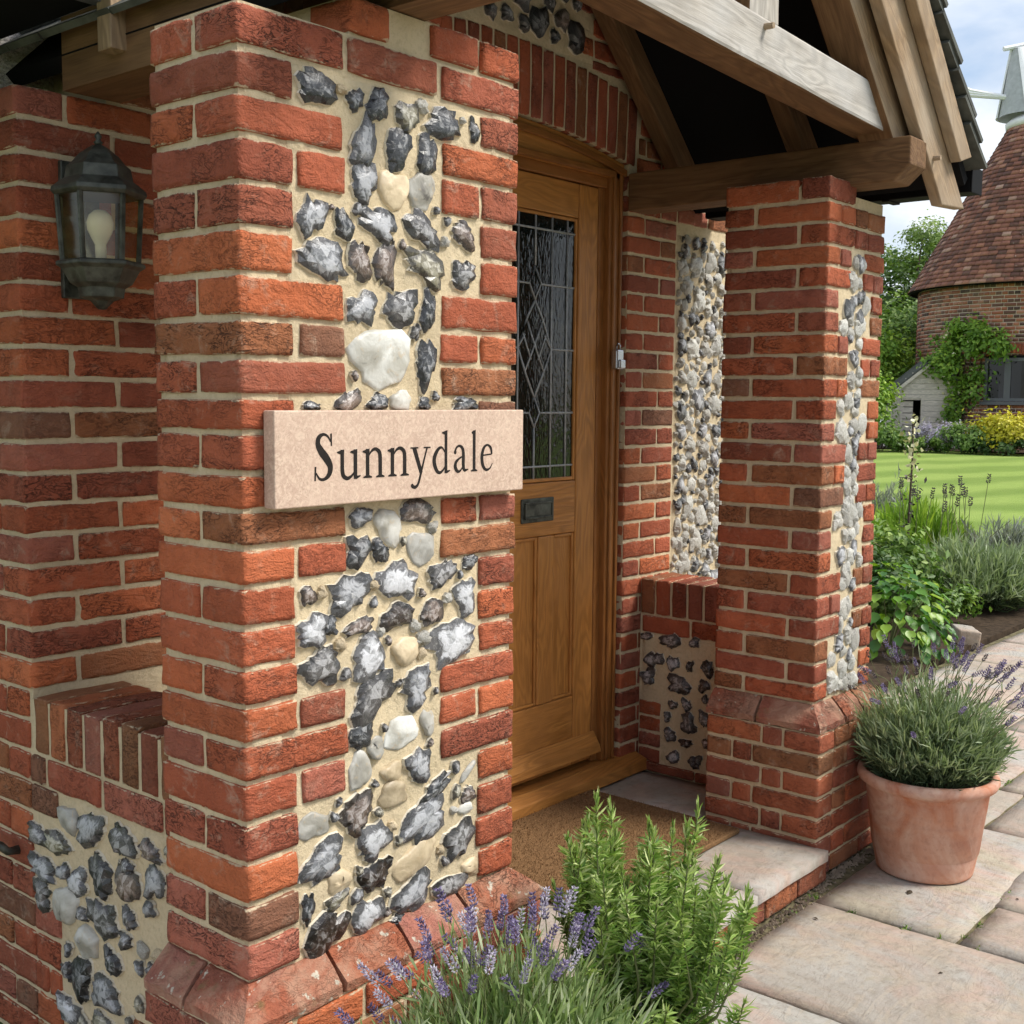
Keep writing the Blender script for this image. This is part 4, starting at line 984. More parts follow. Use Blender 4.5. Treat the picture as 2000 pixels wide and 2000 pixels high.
def shrub(name, label, cat, base, rad, n_cl, n_leaf, size, m, spread=None, group=None, lift=1.0, stems=5, asp=.55, up_=.0):
    t = thing(name, label, cat, base, group)
    c = (base[0], base[1], base[2] + rad[2] * lift)
    P, Nn, tone = clumps(c, rad, n_cl, n_leaf, spread or min(rad) * .22)
    P[:, 2] = np.maximum(P[:, 2], base[2] + .01)
    leaves('foliage', t, P, Nn, RNG.uniform(.7, 1.2, n_leaf) * size, m, tone, asp)
    b = MB()
    for i in range(stems):
        a = RNG.uniform(0, 6.3); e = (base[0] + math.cos(a) * rad[0] * .55, base[1] + math.sin(a) * rad[1] * .55, c[2] + rad[2] * .3)
        b.tube([base, ((base[0] + e[0]) / 2 + .02, (base[1] + e[1]) / 2, base[2] + (e[2] - base[2]) * .6), e], [.02 * rad[2] + .004, .012 * rad[2] + .003, .003], 5)
    b.obj('stem', 'bark', t, True, loc=None if True else 0)
    o = t.children[-1]; o.location = -Vector(t.location)
    return t
def spike_mesh(seed, L=.045, r=.007, m='purple_flower', whorls=6, per=7):
    rd = random.Random(seed); V = []; F = []; rn = []
    for w in range(whorls):
        z = L * w / (whorls - 1); rr = r * (1 - .45 * abs(w / (whorls - 1) - .35)) * rd.uniform(.85, 1.1)
        for i in range(per):
            a = 2 * math.pi * (i + .5 * w + rd.uniform(-.2, .2)) / per; c = Vector((math.cos(a) * rr, math.sin(a) * rr, z + rd.uniform(-.002, .002)))
            o = Vector((math.cos(a), math.sin(a), .8)).normalized(); s = o.orthogonal().normalized(); u = o.cross(s)
            l, q = .0058 * rd.uniform(.8, 1.4), .0026; b = len(V)
            V += [c - o * l * .6, c + s * q, c + u * q, c - s * q, c - u * q, c + o * l]
            F += [(b, b + 2, b + 1), (b, b + 3, b + 2), (b, b + 4, b + 3), (b, b + 1, b + 4), (b + 5, b + 1, b + 2), (b + 5, b + 2, b + 3), (b + 5, b + 3, b + 4), (b + 5, b + 4, b + 1)]
            rn += [rd.random()] * 6
    me = mk('flower_spike', V, F, m); at = me.attributes.new('rnd', 'FLOAT', 'POINT'); at.data.foreach_set('value', rn); return me
SPK = {'purple_flower': [spike_mesh(i) for i in range(4)], 'dry_flower': [spike_mesh(20 + i, .032, .006, 'dry_flower', 5, 5) for i in range(3)], 'grey_flower': [spike_mesh(40 + i, .05, .008, 'grey_flower') for i in range(3)]}
def stalk_and_spike(parent, base, tip, kind='purple_flower', sc=1.0, rad=.0011):
    b, t = Vector(base), Vector(tip); mid = (b + t) / 2 + Vector((RNG.uniform(-.01, .01), RNG.uniform(-.01, .01), .01))
    me = MB().tube([b, mid, t], [rad * 1.2, rad, rad * .9], 4).mesh('stalk', 'stem')
    sp_me = SPK[kind][int(RNG.integers(0, len(SPK[kind])))]
    d = (t - mid).normalized()
    st_ = put('flower_stalk', me, parent)
    put('flower_spike', sp_me, st_, t, rot=d.to_track_quat('Z', 'Y').to_euler(), scale=(sc, sc, sc * RNG.uniform(.85, 1.25)))
def lavender(name, label, c, rad, n, leaf, m='lavender_leaf', group=None, zb=None, base=.28, up_bias=.6, curve=.15, parent_loc=None, n_st=26, cat='lavender'):
    """domed bush of narrow leaves: c centre of the base plane, rad (rx,ry,height)"""
    t = thing(name, label, cat, c, group)
    c = np.array(c); rad = np.array(rad)
    # shoots fan out from the base; leaves sit along them
    ns = n // 14
    th = RNG.uniform(0, 2 * np.pi, ns); q = np.sqrt(RNG.random(ns)); ph = q * 1.25
    d = np.c_[np.sin(ph) * np.cos(th), np.sin(ph) * np.sin(th), np.cos(ph)]
    tip = c + d * rad * (RNG.uniform(.60, 1.10, (ns, 1)) + .14 * (RNG.random((ns, 1)) > .85)) + RNG.normal(0, .02, (ns, 3))
    which = np.repeat(np.arange(ns), 14); k = RNG.uniform(.42 if base < .5 else .12, 1.0, len(which))[:, None]
    start = c + (d * rad * np.array([base, base, 0]))[which]
    P = start * (1 - k) + tip[which] * k + RNG.normal(0, .006, (len(which), 3))
    P[:, 2] += (rad[2] * .12) * np.sin(k[:, 0] * np.pi)
    D = d[which] * .8 + np.array([0, 0, up_bias]) + RNG.normal(0, .42, (len(which), 3))
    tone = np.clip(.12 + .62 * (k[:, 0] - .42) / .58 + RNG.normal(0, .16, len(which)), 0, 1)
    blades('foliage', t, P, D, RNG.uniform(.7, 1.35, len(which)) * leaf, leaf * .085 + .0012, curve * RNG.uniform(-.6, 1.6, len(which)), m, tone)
    b = MB()
    for i in range(0, ns, max(1, ns // 70)):
        s0 = Vector(c + d[i] * rad * np.array([.1, .1, 0])); e0 = Vector(tip[i]); b.tube([s0, s0.lerp(e0, .55) + Vector((0, 0, rad[2] * .1)), e0], [.0028, .002, .001], 4)
    o = b.obj('stem', 'stem', t); o.location = -Vector(t.location)
    return t, c, rad
# mat fibres
blades('coir_fibre', mat_o, P, D, RNG.uniform(.006, .012, npb), .0018, 0, 'twig' if False else 'coir')

# ------------------------------------------------------------------ porch roof
rf = thing('porch_roof', 'gabled oak porch roof with a weathered tie beam and slate verge', 'porch roof', (1.6, .35, 1.82))
RIDGE = 1.60; ZR = 3.372; DS = Vector((.7163, 0, -.6977)); DN = Vector((.6977, 0, .7163)); SLEN = 2.024
def sl_pt(s, perp, y, side=1):
    p = Vector((RIDGE, 0, ZR)) + DS * s - DN * perp
    x = p.x if side > 0 else 2 * RIDGE - p.x
    return Vector((x, y, p.z))
def beam(name, p0, p1, wid, hgt, mats, parent, upv=(0, 0, 1), bev=.006, front_grey=False, n=12):
    """timber with its grain along local x; p0-p1 centre line"""
    p0, p1 = Vector(p0), Vector(p1); d = (p1 - p0); L = d.length; xax = d.normalized(); yax = Vector(upv).cross(xax).normalized(); zax = xax.cross(yax)
    b = MB(); V = []; F = []; mi = []
    for i in range(n + 1):
        for (yy, zz) in ((-1, -1), (1, -1), (1, 1), (-1, 1)):
            V.append((-L / 2 + L * i / n, yy * wid / 2 + .002 * noise.noise((i * .7, yy, zz + p0.x)), zz * hgt / 2 + .002 * noise.noise((i * .7, yy + 9, zz + p0.z))))
    for i in range(n):
        for j in range(4):
            F.append((i * 4 + j, i * 4 + (j + 1) % 4, (i + 1) * 4 + (j + 1) % 4, (i + 1) * 4 + j)); mi.append(j)
    F = [q[::-1] for q in F]
    F += [(0, 1, 2, 3), (n * 4 + 3, n * 4 + 2, n * 4 + 1, n * 4)]; mi += [4, 5]
    me = mk(name, V, F)
    ml = mats if isinstance(mats, (list, tuple)) else [mats]
    for m in ml: me.materials.append(MATS[m])
    rot3 = Matrix((xax, yax, zax)).transposed()
    if len(ml) > 1:
        for pl in me.polygons:
            nrm = rot3 @ pl.normal
            if nrm.dot(rot3 @ Vector((0, pl.center.y, pl.center.z))) < 0: nrm = -nrm
            pl.material_index = 1 if nrm.y < -.5 or nrm.z > .7 else 0
    rot = rot3.to_euler()
    o = put(name, me, parent, (p0 + p1) / 2, rot=rot)
    if bev: q = o.modifiers.new('bevel', 'BEVEL'); q.width = bev; q.segments = 2; q.limit_method = 'ANGLE'
    return o
def tie_z(x): return 2.039 - .0424 * (x - 1.188)
beam('tie_beam', (.42, -.06, tie_z(.42) + .068), (2.655, -.06, tie_z(2.655) + .068), .125, .135, ['oak', 'oak_grey'], rf, bev=.010)
beam('king_post', (1.69, -.058, 2.150), (1.69, -.058, 3.18), .11, .165, ['oak', 'oak_grey'], rf, upv=(1, 0, 0))
def peg(x, y, z, parent=rf): MB().tube([(x, y + .03, z), (x, y - .025, z - .002)], [.0095, .0085], 8).obj('peg', 'oak_pale', parent, False)
peg(1.675, -.125, 2.128); peg(2.70, -.205, 1.925)
# wall plates
def plate(x0, x1, y0, y1, z0, z1, cham=True):
    L = y1 - y0; V = []; zc = (z0 + z1) / 2; h = (z1 - z0) / 2; w = (x1 - x0) / 2
    prof = [(-L / 2, h), (-L / 2, -.02 if cham else -h), (-L / 2 + (.055 if cham else .001), -h), (L / 2, -h), (L / 2, h)]
    b = MB().prism([(a, c_) for a, c_ in prof], 'y', -w, w)
    me = b.mesh('wall_plate', ['oak']); me.flip_normals() if False else None
    # local x runs along world y
    o = put('wall_plate', me, rf, ((x0 + x1) / 2, (y0 + y1) / 2, zc), rot=(0, 0, math.pi / 2))
    q = o.modifiers.new('bevel', 'BEVEL'); q.width = .006; q.segments = 2; q.limit_method = 'ANGLE'
    return o
plate(2.505, 2.64, -.205, .898, 1.828, 1.968); plate(.385, .492, -.235, .898, 1.888, 2.01, False)
plate(.18, .33, .272, .898, 1.822, 1.99, False)
beam('rafter_foot', (.172, .655, 1.866), (.172, .655, 2.16), .06, .055, 'oak_pale', rf, upv=(0, 1, 0), bev=.003, n=3)
# rafters
for side in (1, -1):
    for y, p0, p1, nm in ((.835, .10, .20, 'rafter'), (.31, .10, .20, 'rafter'), (-.085, .215, .375, 'principal_rafter')):
        a = sl_pt(.06, (p0 + p1) / 2, y, side); b = sl_pt(SLEN - (.12 if nm == 'rafter' else (.20 if side > 0 else .50)), (p0 + p1) / 2, y, side)
        beam(nm, a, b, .07 if nm == 'rafter' else .12, p1 - p0, 'oak' if nm == 'rafter' else ['oak', 'oak_pale'], rf, upv=DN if side > 0 else (-DN.x, 0, DN.z))
    # verge boards with a level-cut foot
    for nm, p0, p1, y0, y1, zend in (('barge_board', .150, .305, -.205, -.165, 1.782), ('verge_board', .072, .165, -.245, -.207, 1.93)):
        poly = []
        sa = 0.1
        A0, B0 = sl_pt(sa, p0, 0, side), sl_pt(sa, p1, 0, side)
        def at_z(perp, z):
            s = (ZR - DN.z * perp - z) / -DS.z
            return sl_pt(s, perp, 0, side)
        zend = zend if side > 0 else 2.03
        A1, B1 = at_z(p0, zend + (.012 if nm == 'barge_board' else .03)), at_z(p1, zend)
        ax = (A1 - A0).normalized(); cen = (A0 + B1) / 2
        zax = (A0 - B0).normalized(); yax = Vector((0, 1, 0))
        rot3 = Matrix((ax, ax.cross(zax).normalized() * -1 if False else zax.cross(ax), zax)).transposed()
        loc = [rot3.inverted() @ (q - cen) for q in (A0, A1, B1, B0)]
        hy = (y1 - y0) / 2
        me = MB().prism([(q.x, q.z) for q in loc], 'y', -hy, hy).mesh(nm, 'oak_pale')
        o = put(nm, me, rf, (cen.x, (y0 + y1) / 2, cen.z), rot=rot3.to_euler())
        q = o.modifiers.new('bevel', 'BEVEL'); q.width = .004; q.segments = 2; q.limit_method = 'ANGLE'
    # soffit felt and deck
    q = [sl_pt(-.02, .098, 0, side), sl_pt(SLEN + .02, .098, 0, side), sl_pt(SLEN + .02, .060, 0, side), sl_pt(-.02, .060, 0, side)]
    MB().prism([(v.x, v.z) for v in q], 'y', -.205, 1.30).obj('roof_deck', 'felt', rf)
    # slates: verge column as pieces, the rest as one part
    tl = .215; gauge = .105; nrow = int(SLEN / gauge) + 1
    mb = MB(); TR = random.Random(4 + side)
    for r in range(nrow):
        s1 = SLEN + .02 - r * gauge; s0 = s1 - tl
        for cidx in range(11):
            y0 = -.262 + cidx * .148 + (.074 if r % 2 and cidx else 0); y1 = y0 + (.148 if not (r % 2 and cidx == 0) else .222) - .003
            e = TR.uniform(-.003, .003); t0, t1 = .052, .024
            pts = [sl_pt(s0, t0, 0, side), sl_pt(s1 + e, t1 - .010, 0, side), sl_pt(s1 + e, t1 - .028 + TR.uniform(-.004, .004), 0, side), sl_pt(s0, t0 - .016, 0, side)]
            poly = [(v.x, v.z) for v in pts]
            if cidx == 0: MB().prism(poly, 'y', y0 + TR.uniform(-.006, .006), y1).obj('slate', 'slate', rf)
            else: mb.prism(poly, 'y', y0, y1)
    o = mb.obj('slates', 'slate', rf); o['kind'] = 'stuff'
# rear gable infill and gutter
gt = MB()
for x0, x1, y0, y1 in ((3.055, 3.155, -.205, .89),):
    gt.box(x0, x0 + .006, y0, y1, 1.862, 1.945); gt.box(x1 - .006, x1, y0, y1, 1.862, 1.945); gt.box(x0 + .006, x1 - .006, y0, y1, 1.862, 1.868); gt.box(x0 - .003, x1 + .003, y0 - .006, y0, 1.858, 1.950); gt.box(x0 - .003, x1 + .003, y0 + .3, y0 + .33, 1.856, 1.948)
gt.obj('gutter', 'black_plastic', rf, bev=.004)
for q in list(rf.children): pass
# house eaves beside the porch (top left of the view)
ev = thing('house_eaves', 'dark boarded eaves of the house above the wall lantern', 'eaves', (-.2, 1.0, 1.95))
MB().box(-1.6, .17, .70, 4.5, 1.985, 2.02).obj('soffit', 'felt', ev)
MB().box(-1.6, .17, .665, .70, 1.97, 2.16).obj('fascia', 'window_grey', ev)
MB().prism([(.60, 1.985), (.66, 1.985), (.66, 2.06), (.585, 2.06)], 'x', -1.6, .12).obj('gutter', 'black_plastic', ev)
MB().box(.067, 1.5, 1.16, 1.5, 1.83, 2.6).obj('wall', 'brick', hs)

# ------------------------------------------------------------------ name sign
sg = thing('name_sign', 'pale stone house sign carved with the name Sunnydale', 'sign', (.404, -.02, .904))
s_o = MB().box(.046, .761, -.0365, -.004, .904, 1.086).obj('stone_slab', 'limestone', sg, bev=.0025)
def catm(pts, n=7):
    out = []
    P_ = [pts[0]] + list(pts) + [pts[-1]]
    for i in range(1, len(P_) - 2):
        p0, p1, p2, p3 = (np.array(P_[i + k], float) for k in (-1, 0, 1, 2))
        for t in np.linspace(0, 1, n, endpoint=(i == len(P_) - 3)):
            out.append(.5 * ((2 * p1) + (-p0 + p2) * t + (2 * p0 - 5 * p1 + 4 * p2 - p3) * t * t + (-p0 + 3 * p1 - 3 * p2 + p3) * t ** 3))
    return out
def stroke(pts, n=7): return ('s', catm(pts, n))
def poly_(*p): return ('p', p)
def circ(x, y, r): return ('p', [(x + r * math.cos(a * math.pi / 6), y + r * math.sin(a * math.pi / 6)) for a in range(12)])
def stem_(x, y0, y1, w=.17): return poly_((x - w / 2, y0), (x + w / 2, y0), (x + w / 2, y1), (x - w / 2, y1))
def flag(x, y, w=.17): return poly_((x - w / 2 - .16, y - .085), (x - w / 2 - .15, y - .045), (x + w / 2, y + .03), (x + w / 2, y - .10), (x - w / 2, y - .14))
def foot(x, w=.17, e=.12): return poly_((x - w / 2 - e, 0), (x + w / 2 + e, 0), (x + w / 2 + e, .045), (x + w / 2, .09), (x - w / 2, .09), (x - w / 2 - e, .045))
GL = {
 'S': [stroke([(.80, 1.28, .05), (.66, 1.46, .08), (.45, 1.53, .10), (.24, 1.42, .17), (.20, 1.20, .21), (.36, .96, .27), (.60, .72, .28), (.77, .46, .23), (.72, .20, .18), (.50, .045, .11), (.27, .06, .09), (.10, .26, .05)]),
       poly_((.775, 1.55), (.86, 1.56), (.865, 1.14), (.80, 1.14)), poly_((.02, .0), (.09, .0), (.115, .47), (.035, .47))],
 'u': [stem_(.19, .28, 1.0), stroke([(.19, .32, .17), (.24, .12, .16), (.42, .025, .13), (.62, .10, .09), (.78, .26, .06)]), stem_(.80, .04, 1.0), flag(.19, .985), flag(.80, .985), poly_((.72, .0), (.86, -.01), (1.04, .075), (1.04, .115), (.885, .10), (.72, .12))],
 'n': [stem_(.20, .03, 1.0), stroke([(.25, .76, .05), (.40, .93, .09), (.58, .985, .12), (.76, .87, .16), (.80, .66, .17)]), stem_(.80, .03, .70), foot(.20), foot(.80), flag(.20, .985)],
 'y': [stroke([(.16, .98, .19), (.34, .55, .18), (.54, .06, .16)]), stroke([(.86, .98, .08), (.68, .50, .08), (.52, .04, .10), (.38, -.32, .10), (.22, -.44, .12), (.06, -.40, .13)]), circ(.06, -.38, .075), poly_((-.04, .95), (.38, .95), (.38, 1.0), (-.04, 1.0)), poly_((.66, .95), (1.04, .95), (1.04, 1.0), (.66, 1.0))],
 'd': [stroke([(.74, .78, .06), (.56, .95, .08), (.34, .88, .14), (.15, .62, .18), (.14, .36, .18), (.28, .10, .15), (.46, .03, .11), (.64, .12, .08), (.76, .26, .06)]), stem_(.80, .03, 1.55, .16), flag(.80, 1.56, .16), poly_((.72, .0), (.86, -.01), (1.04, .075), (1.04, .115), (.88, .10), (.72, .12))],
 'a': [stroke([(.13, .76, .11), (.24, .93, .09), (.44, .985, .10), (.62, .88, .15), (.68, .68, .17), (.68, .25, .17), (.76, .07, .13), (1.0, .10, .04)]), circ(.15, .76, .085), stroke([(.68, .60, .06), (.42, .52, .08), (.20, .38, .14), (.16, .20, .17), (.30, .04, .13), (.48, .06, .08), (.66, .22, .05)])],
 'l': [stem_(.50, .03, 1.55, .42), poly_((.10, 1.46), (.12, 1.50), (.71, 1.585), (.71, 1.40), (.29, 1.40)), poly_((.02, 0), (.98, 0), (.98, .045), (.71, .09), (.29, .09), (.02, .045))],
 'e': [poly_((.17, .56), (.86, .60), (.86, .655), (.17, .62)), stroke([(.87, .62, .10), (.80, .86, .14), (.54, .985, .09), (.27, .86, .15), (.14, .52, .19), (.24, .18, .17), (.48, .035, .12), (.74, .09, .08), (.93, .28, .04)])],
}
def glyph(ch, x0, x1, zb, xh):
    w = x1 - x0; V = []; F = []; q = 0
    for kind, d in GL[ch]:
        yy = -.0368 - .00012 * q; q += 1
        if kind == 'p':
            b = len(V); V += [(x0 + px * w, yy, zb + py * xh) for px, py in d]; F.append(tuple(range(b, b + len(d))))
        else:
            pts = d; b = len(V); n = len(pts)
            for i in range(n):
                a, c_ = pts[max(i - 1, 0)], pts[min(i + 1, n - 1)]
                tx, ty = (c_[0] - a[0]) * w, (c_[1] - a[1]) * xh; l = math.hypot(tx, ty) or 1
                nx_, ny_ = -ty / l, tx / l; hw = pts[i][2] * .57 * min(w, xh * .9)
                for sgn in (1, -1): V.append((x0 + pts[i][0] * w + nx_ * hw * sgn, yy, zb + pts[i][1] * xh + ny_ * hw * sgn))
            F += [(b + 2 * i, b + 2 * i + 1, b + 2 * i + 3, b + 2 * i + 2) for i in range(n - 1)]
    put('letter', mk('letter', V, F, 'letter_paint'), sg)
for ch, a, b in (('S', .139, .192), ('u', .200, .256), ('n', .266, .323), ('n', .334, .392), ('y', .399, .454), ('d', .461, .514), ('a', .525, .574), ('l', .582, .604), ('e', .612, .657)):
    glyph(ch, a, b, .9525, .0575)

# ------------------------------------------------------------------ wall lantern
LC = (.212, .803)
la = thing('wall_lantern', 'black half-hexagonal wall lantern holding a white bulb', 'lantern', (LC[0], .88, 1.35))
HX = dict(seg=6, phase=math.pi / 6 * 0 + R(-88))
def hexl(name, prof, m='black_iron', cap=True): return MB().lathe([(r * .9, z) for r, z in prof], (LC[0], LC[1], 0), cap=cap, **HX).obj(name, m, la, bev=.0015)
hexl('canopy', [(.112, 1.572), (.120, 1.580), (.118, 1.590), (.100, 1.603), (.086, 1.612), (.080, 1.640), (.066, 1.650), (.050, 1.668), (.026, 1.684), (.016, 1.690)])
MB().lathe([(.006, 1.69), (.011, 1.697), (.005, 1.703), (.009, 1.711), (.002, 1.722)], (LC[0], LC[1], 0), 12).obj('finial', 'black_iron', la, True)
hexl('base_tray', [(.010, 1.312), (.030, 1.332), (.056, 1.340), (.060, 1.362), (.078, 1.372), (.098, 1.404), (.112, 1.412), (.112, 1.420), (.100, 1.424)])
for i in range(6):
    a = R(-88) + i * math.pi / 3; ca, sa_ = math.cos(a), math.sin(a)
    MB().tube([(LC[0] + 0.0846 * ca, LC[1] + 0.0846 * sa_, 1.420), (LC[0] + 0.0936 * ca, LC[1] + 0.0936 * sa_, 1.576)], .0065, 6).obj('glazing_bar', 'black_iron', la)
    a2 = a + math.pi / 3
    pts = [(LC[0] + 0.0810 * ca, LC[1] + 0.0810 * sa_, 1.424), (LC[0] + 0.0810 * math.cos(a2), LC[1] + 0.0810 * math.sin(a2), 1.424), (LC[0] + 0.0900 * math.cos(a2), LC[1] + 0.0900 * math.sin(a2), 1.572), (LC[0] + 0.0900 * ca, LC[1] + 0.0900 * sa_, 1.572)]
    put('glass_pane', mk('glass_pane', pts, [(0, 1, 2, 3)], 'lantern_glass'), la)
MB().lathe([(.012, 1.424), (.013, 1.455), (.013, 1.463), (.020, 1.476), (.0295, 1.497), (.031, 1.513), (.026, 1.530), (.014, 1.541), (.002, 1.544)], (LC[0], LC[1], 0), 20).obj('bulb', 'bulb_glass', la, True)
MB().box(LC[0] - .05, LC[0] + .05, .884, .8985, 1.34, 1.66).obj('back_plate', 'black_iron', la, bev=.003)
MB().box(LC[0] - .018, LC[0] + .018, LC[1] + .05, .886, 1.585, 1.61).obj('arm', 'black_iron', la, bev=.002)
# iron bracket on the side wall
wbk = thing('wall_bracket', 'small black iron hook on the brick wall at the left edge', 'hook', (.05, 1.03, .0))
MB().tube([(.062, .985, -.005), (.03, .98, .0), (.012, .98, .02), (.006, 1.02, .022), (.0, 1.08, .012)], [.012, .010, .010, .011, .012], 8).obj('hook', 'black_iron', wbk, True)
# ------------------------------------------------------------------ ground
def struct(o): o['kind'] = 'structure'; return o
GZ0 = -.5
struct(MB().add([(-60, -60, GZ0 - .045), (90, -60, GZ0 - .045), (90, 90, GZ0 - .045), (-60, 90, GZ0 - .045)], [(0, 1, 2, 3)]).obj('ground', 'ground_far'))
pv = thing('path', None, None, (2, -1, GZ0), kind='structure')
MB().box(-3.4, 10.5, -4.2, .9, GZ0 - .04, GZ0 - .011).obj('joint_bed', 'joint_sand', pv)
PR = random.Random(12)
PC = [(.46, .39, .30), (.42, .38, .31), (.48, .38, .31), (.40, .385, .345), (.46, .41, .33)]
strips = [(-3.3, -2.2), (-2.2, -1.15), (-1.15, -.25), (-.25, .62), (.62, 1.502), (1.502, 2.165), (2.165, 3.21), (3.21, 3.72), (3.72, 4.70), (4.70, 5.12), (5.12, 6.20), (6.20, 6.95), (6.95, 8.0), (8.0, 9.2), (9.2, 10.4)]
for i, (a, b) in enumerate(strips):
    top = -.115 if b < 2.9 else ((-.06 if b < 3.3 else .86))
    if b <= .7: top = -.07 if a > -.3 else .86
    if i == 6: ys = [-.115, -.585, -1.3, -1.9, -2.7, -3.4, -4.1]
    else:
        ys = [top]
        y = top - PR.uniform(.55, 1.1)
        if i == 5: y = -1.02
        if i == 7: y = -.30
        if i == 8: ys = [.86, -.19]; y = -.95
        if i == 10: ys = [.86, .25]; y = -.5
        if i == 9: y = .10
        while y > -4.1: ys.append(y); y -= PR.uniform(.45, 1.0)
        ys.append(-4.1)
    for y1, y0 in zip(ys, ys[1:]):
        if i == 6 and y1 < -.5 and y1 > -.7:
            slab(pv, a, 2.515, y0, y1, GZ0, col=PR.choice(PC)); slab(pv, 2.515, b, y0 + .0, y1 + .04, GZ0, col=PR.choice(PC))
        elif i == 6 and y1 > -.2: slab(pv, a, b, y0 + .005, y1, GZ0, col=(.43, .385, .295))
        else: slab(pv, a, b, y0, y1, GZ0, col=PR.choice(PC))
# grit along the step and in front of the far plinth
n = 900
gx = np.r_[RNG.uniform(1.2, 2.30, n // 2), RNG.uniform(2.28, 2.95, n // 2)]; gy = np.r_[RNG.normal(-.098, .014, n // 2), RNG.normal(-.072, .013, n // 2)]
Vg = []; Fg = []
for i in range(n):
    s = RNG.uniform(.003, .009) if i % 9 else RNG.uniform(.008, .014); b = len(Vg)
    for dx, dy_, dz in ((1, 0, 0), (-.5, .87, 0), (-.5, -.87, 0), (0, 0, 1)): Vg.append((gx[i] + dx * s * RNG.uniform(.6, 1.2), gy[i] + dy_ * s, GZ0 - .006 + dz * s * .9))
    Fg += [(b, b + 1, b + 3), (b + 1, b + 2, b + 3), (b + 2, b, b + 3)]
o = put('grit', mk('grit', Vg, Fg, 'pebble')); tag(o, 'brown grit and crumbs gathered along the foot of the porch step', 'grit', kind='stuff')
for i, (x_, y_, sc) in enumerate(((2.42, -.335, .022), (2.03, -.19, .012), (1.93, -.62, .010), (2.60, -.62, .009))):
    me = mk('dry_leaf', [(-1, 0, .0), (-.2, .5, .25), (.9, .1, .05), (-.1, -.45, .2), (0, 0, .45)], [(0, 1, 4), (1, 2, 4), (2, 3, 4), (3, 0, 4)], 'bark')
    o = put('dry_leaf', me, None, (x_, y_, GZ0 + .002), rot=(0, 0, i * 1.3), scale=(sc, sc, sc))
    tag(o, ['curled brown leaf lying in front of the terracotta pot', 'brown fragment on the slab between the step and the pot', 'tiny dark fragment on the big paving slab', 'tiny brown speck beside the right-hand paving joint'][i], 'dry leaf', 'leaf litter on the paving')

# weeds and moss in the joints
wd = []
for (x0, x1, y0, y1, n_) in ((2.17, 3.2, -.588, -.58, 110), (2.16, 2.17, -.7, -.12, 60), (3.205, 3.215, -.6, -.1, 50), (3.7, 4.7, -.195, -.185, 60), (1.3, 2.3, -.112, -.104, 70), (3.715, 3.725, -.5, .6, 60), (5.1, 5.13, -.5, .8, 60)):
    ncl = max(3, n_ // 14); cx_ = RNG.uniform(x0, x1, ncl); cy_ = RNG.uniform(y0, y1, ncl); w_ = RNG.integers(0, ncl, n_)
    wd.append(np.c_[cx_[w_] + RNG.normal(0, .012, n_), cy_[w_] + RNG.normal(0, .006, n_), np.full(n_, GZ0 - .01)])
wd = np.concatenate(wd)
we = thing('weeds', 'tiny green weeds and moss growing in the paving joints', 'weeds', (2.5, -.4, GZ0), kind='stuff')
blades('blade', we, wd, np.c_[RNG.normal(0, .6, len(wd)), RNG.normal(0, .6, len(wd)), np.ones(len(wd))], RNG.uniform(.010, .026, len(wd)), .004, .3, 'mid_leaf')
# border soil and lawn
struct(MB().box(3.92, 11.5, .92, 3.4, GZ0 - .04, GZ0 + .02).obj('flower_bed', 'soil'))
V = []; F = []
xs = np.linspace(3.95, 21.3, 40); ys_ = np.linspace(-14, 14, 50)
def lawn_z(x, y): 
    t = min(1, max(0, (x - 8) / 13)); return GZ0 + .0 + .68 * t * t * (3 - 2 * t) + .02 * noise.noise((x * .3, y * .3, 0))
for x in xs:
    for y in ys_: V.append((x, y, lawn_z(x, y) if not (y < 3.3 and x < 8.5) else lawn_z(x, y) - .03))
for i in range(39):
    for k in range(49):
        yy, xx = ys_[k], xs[i]
        if yy < 1.0 and xx < 10.6: continue
        F.append((i * 50 + k, (i + 1) * 50 + k, (i + 1) * 50 + k + 1, i * 50 + k + 1))
struct(put('lawn', mk('lawn', V, F, 'lawn', True)))
struct(MB().box(21.25, 34, -20, 30, -.6, .20).obj('far_bed', 'soil'))

# ------------------------------------------------------------------ terracotta pot and its lavender
PX, PY = 2.665, -.285
pt = thing('terracotta_pot', 'large weathered terracotta pot standing on the paving by the far pillar', 'plant pot', (PX, PY, GZ0))
prof = [(.150, 0), (.166, .004), (.168, .012), (.180, .075), (.181, .078), (.1835, .080), (.212, .295), (.222, .306), (.236, .312), (.243, .326), (.240, .344), (.228, .352), (.214, .346), (.206, .31), (.20, .28)]
po = MB().lathe(prof, (0, 0, 0), 56).mesh('pot', 'terracotta', True); put('pot', po, pt, (PX, PY, GZ0 + .002), scale=(.965, .965, 1))
MB().lathe([(.0, .0), (.205, .0)], (PX, PY, GZ0 + .315), 24, cap=False).obj('soil', 'soil', pt)
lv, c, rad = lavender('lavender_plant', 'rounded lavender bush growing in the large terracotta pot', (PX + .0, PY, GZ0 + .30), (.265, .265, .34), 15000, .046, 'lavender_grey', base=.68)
for i in range(84):
    a = RNG.uniform(0, 6.3) if i < 34 else (RNG.normal(-.75, .5) if i < 60 else RNG.normal(1.0, .9)); q = RNG.uniform(.35, 1.0)
    dx, dy_ = math.cos(a) * .28 * q, math.sin(a) * .28 * q
    b = (PX + dx * .8, PY + dy_ * .8, GZ0 + .31 + .33 * math.sqrt(max(.05, 1 - q * q * .8)))
    t = (PX + dx * 1.25 + RNG.normal(0, .02), PY + dy_ * 1.25 + RNG.normal(0, .02), b[2] + RNG.uniform(.05, .16))
    stalk_and_spike(lv, b, t, 'purple_flower' if i % 3 else 'dry_flower', .8)

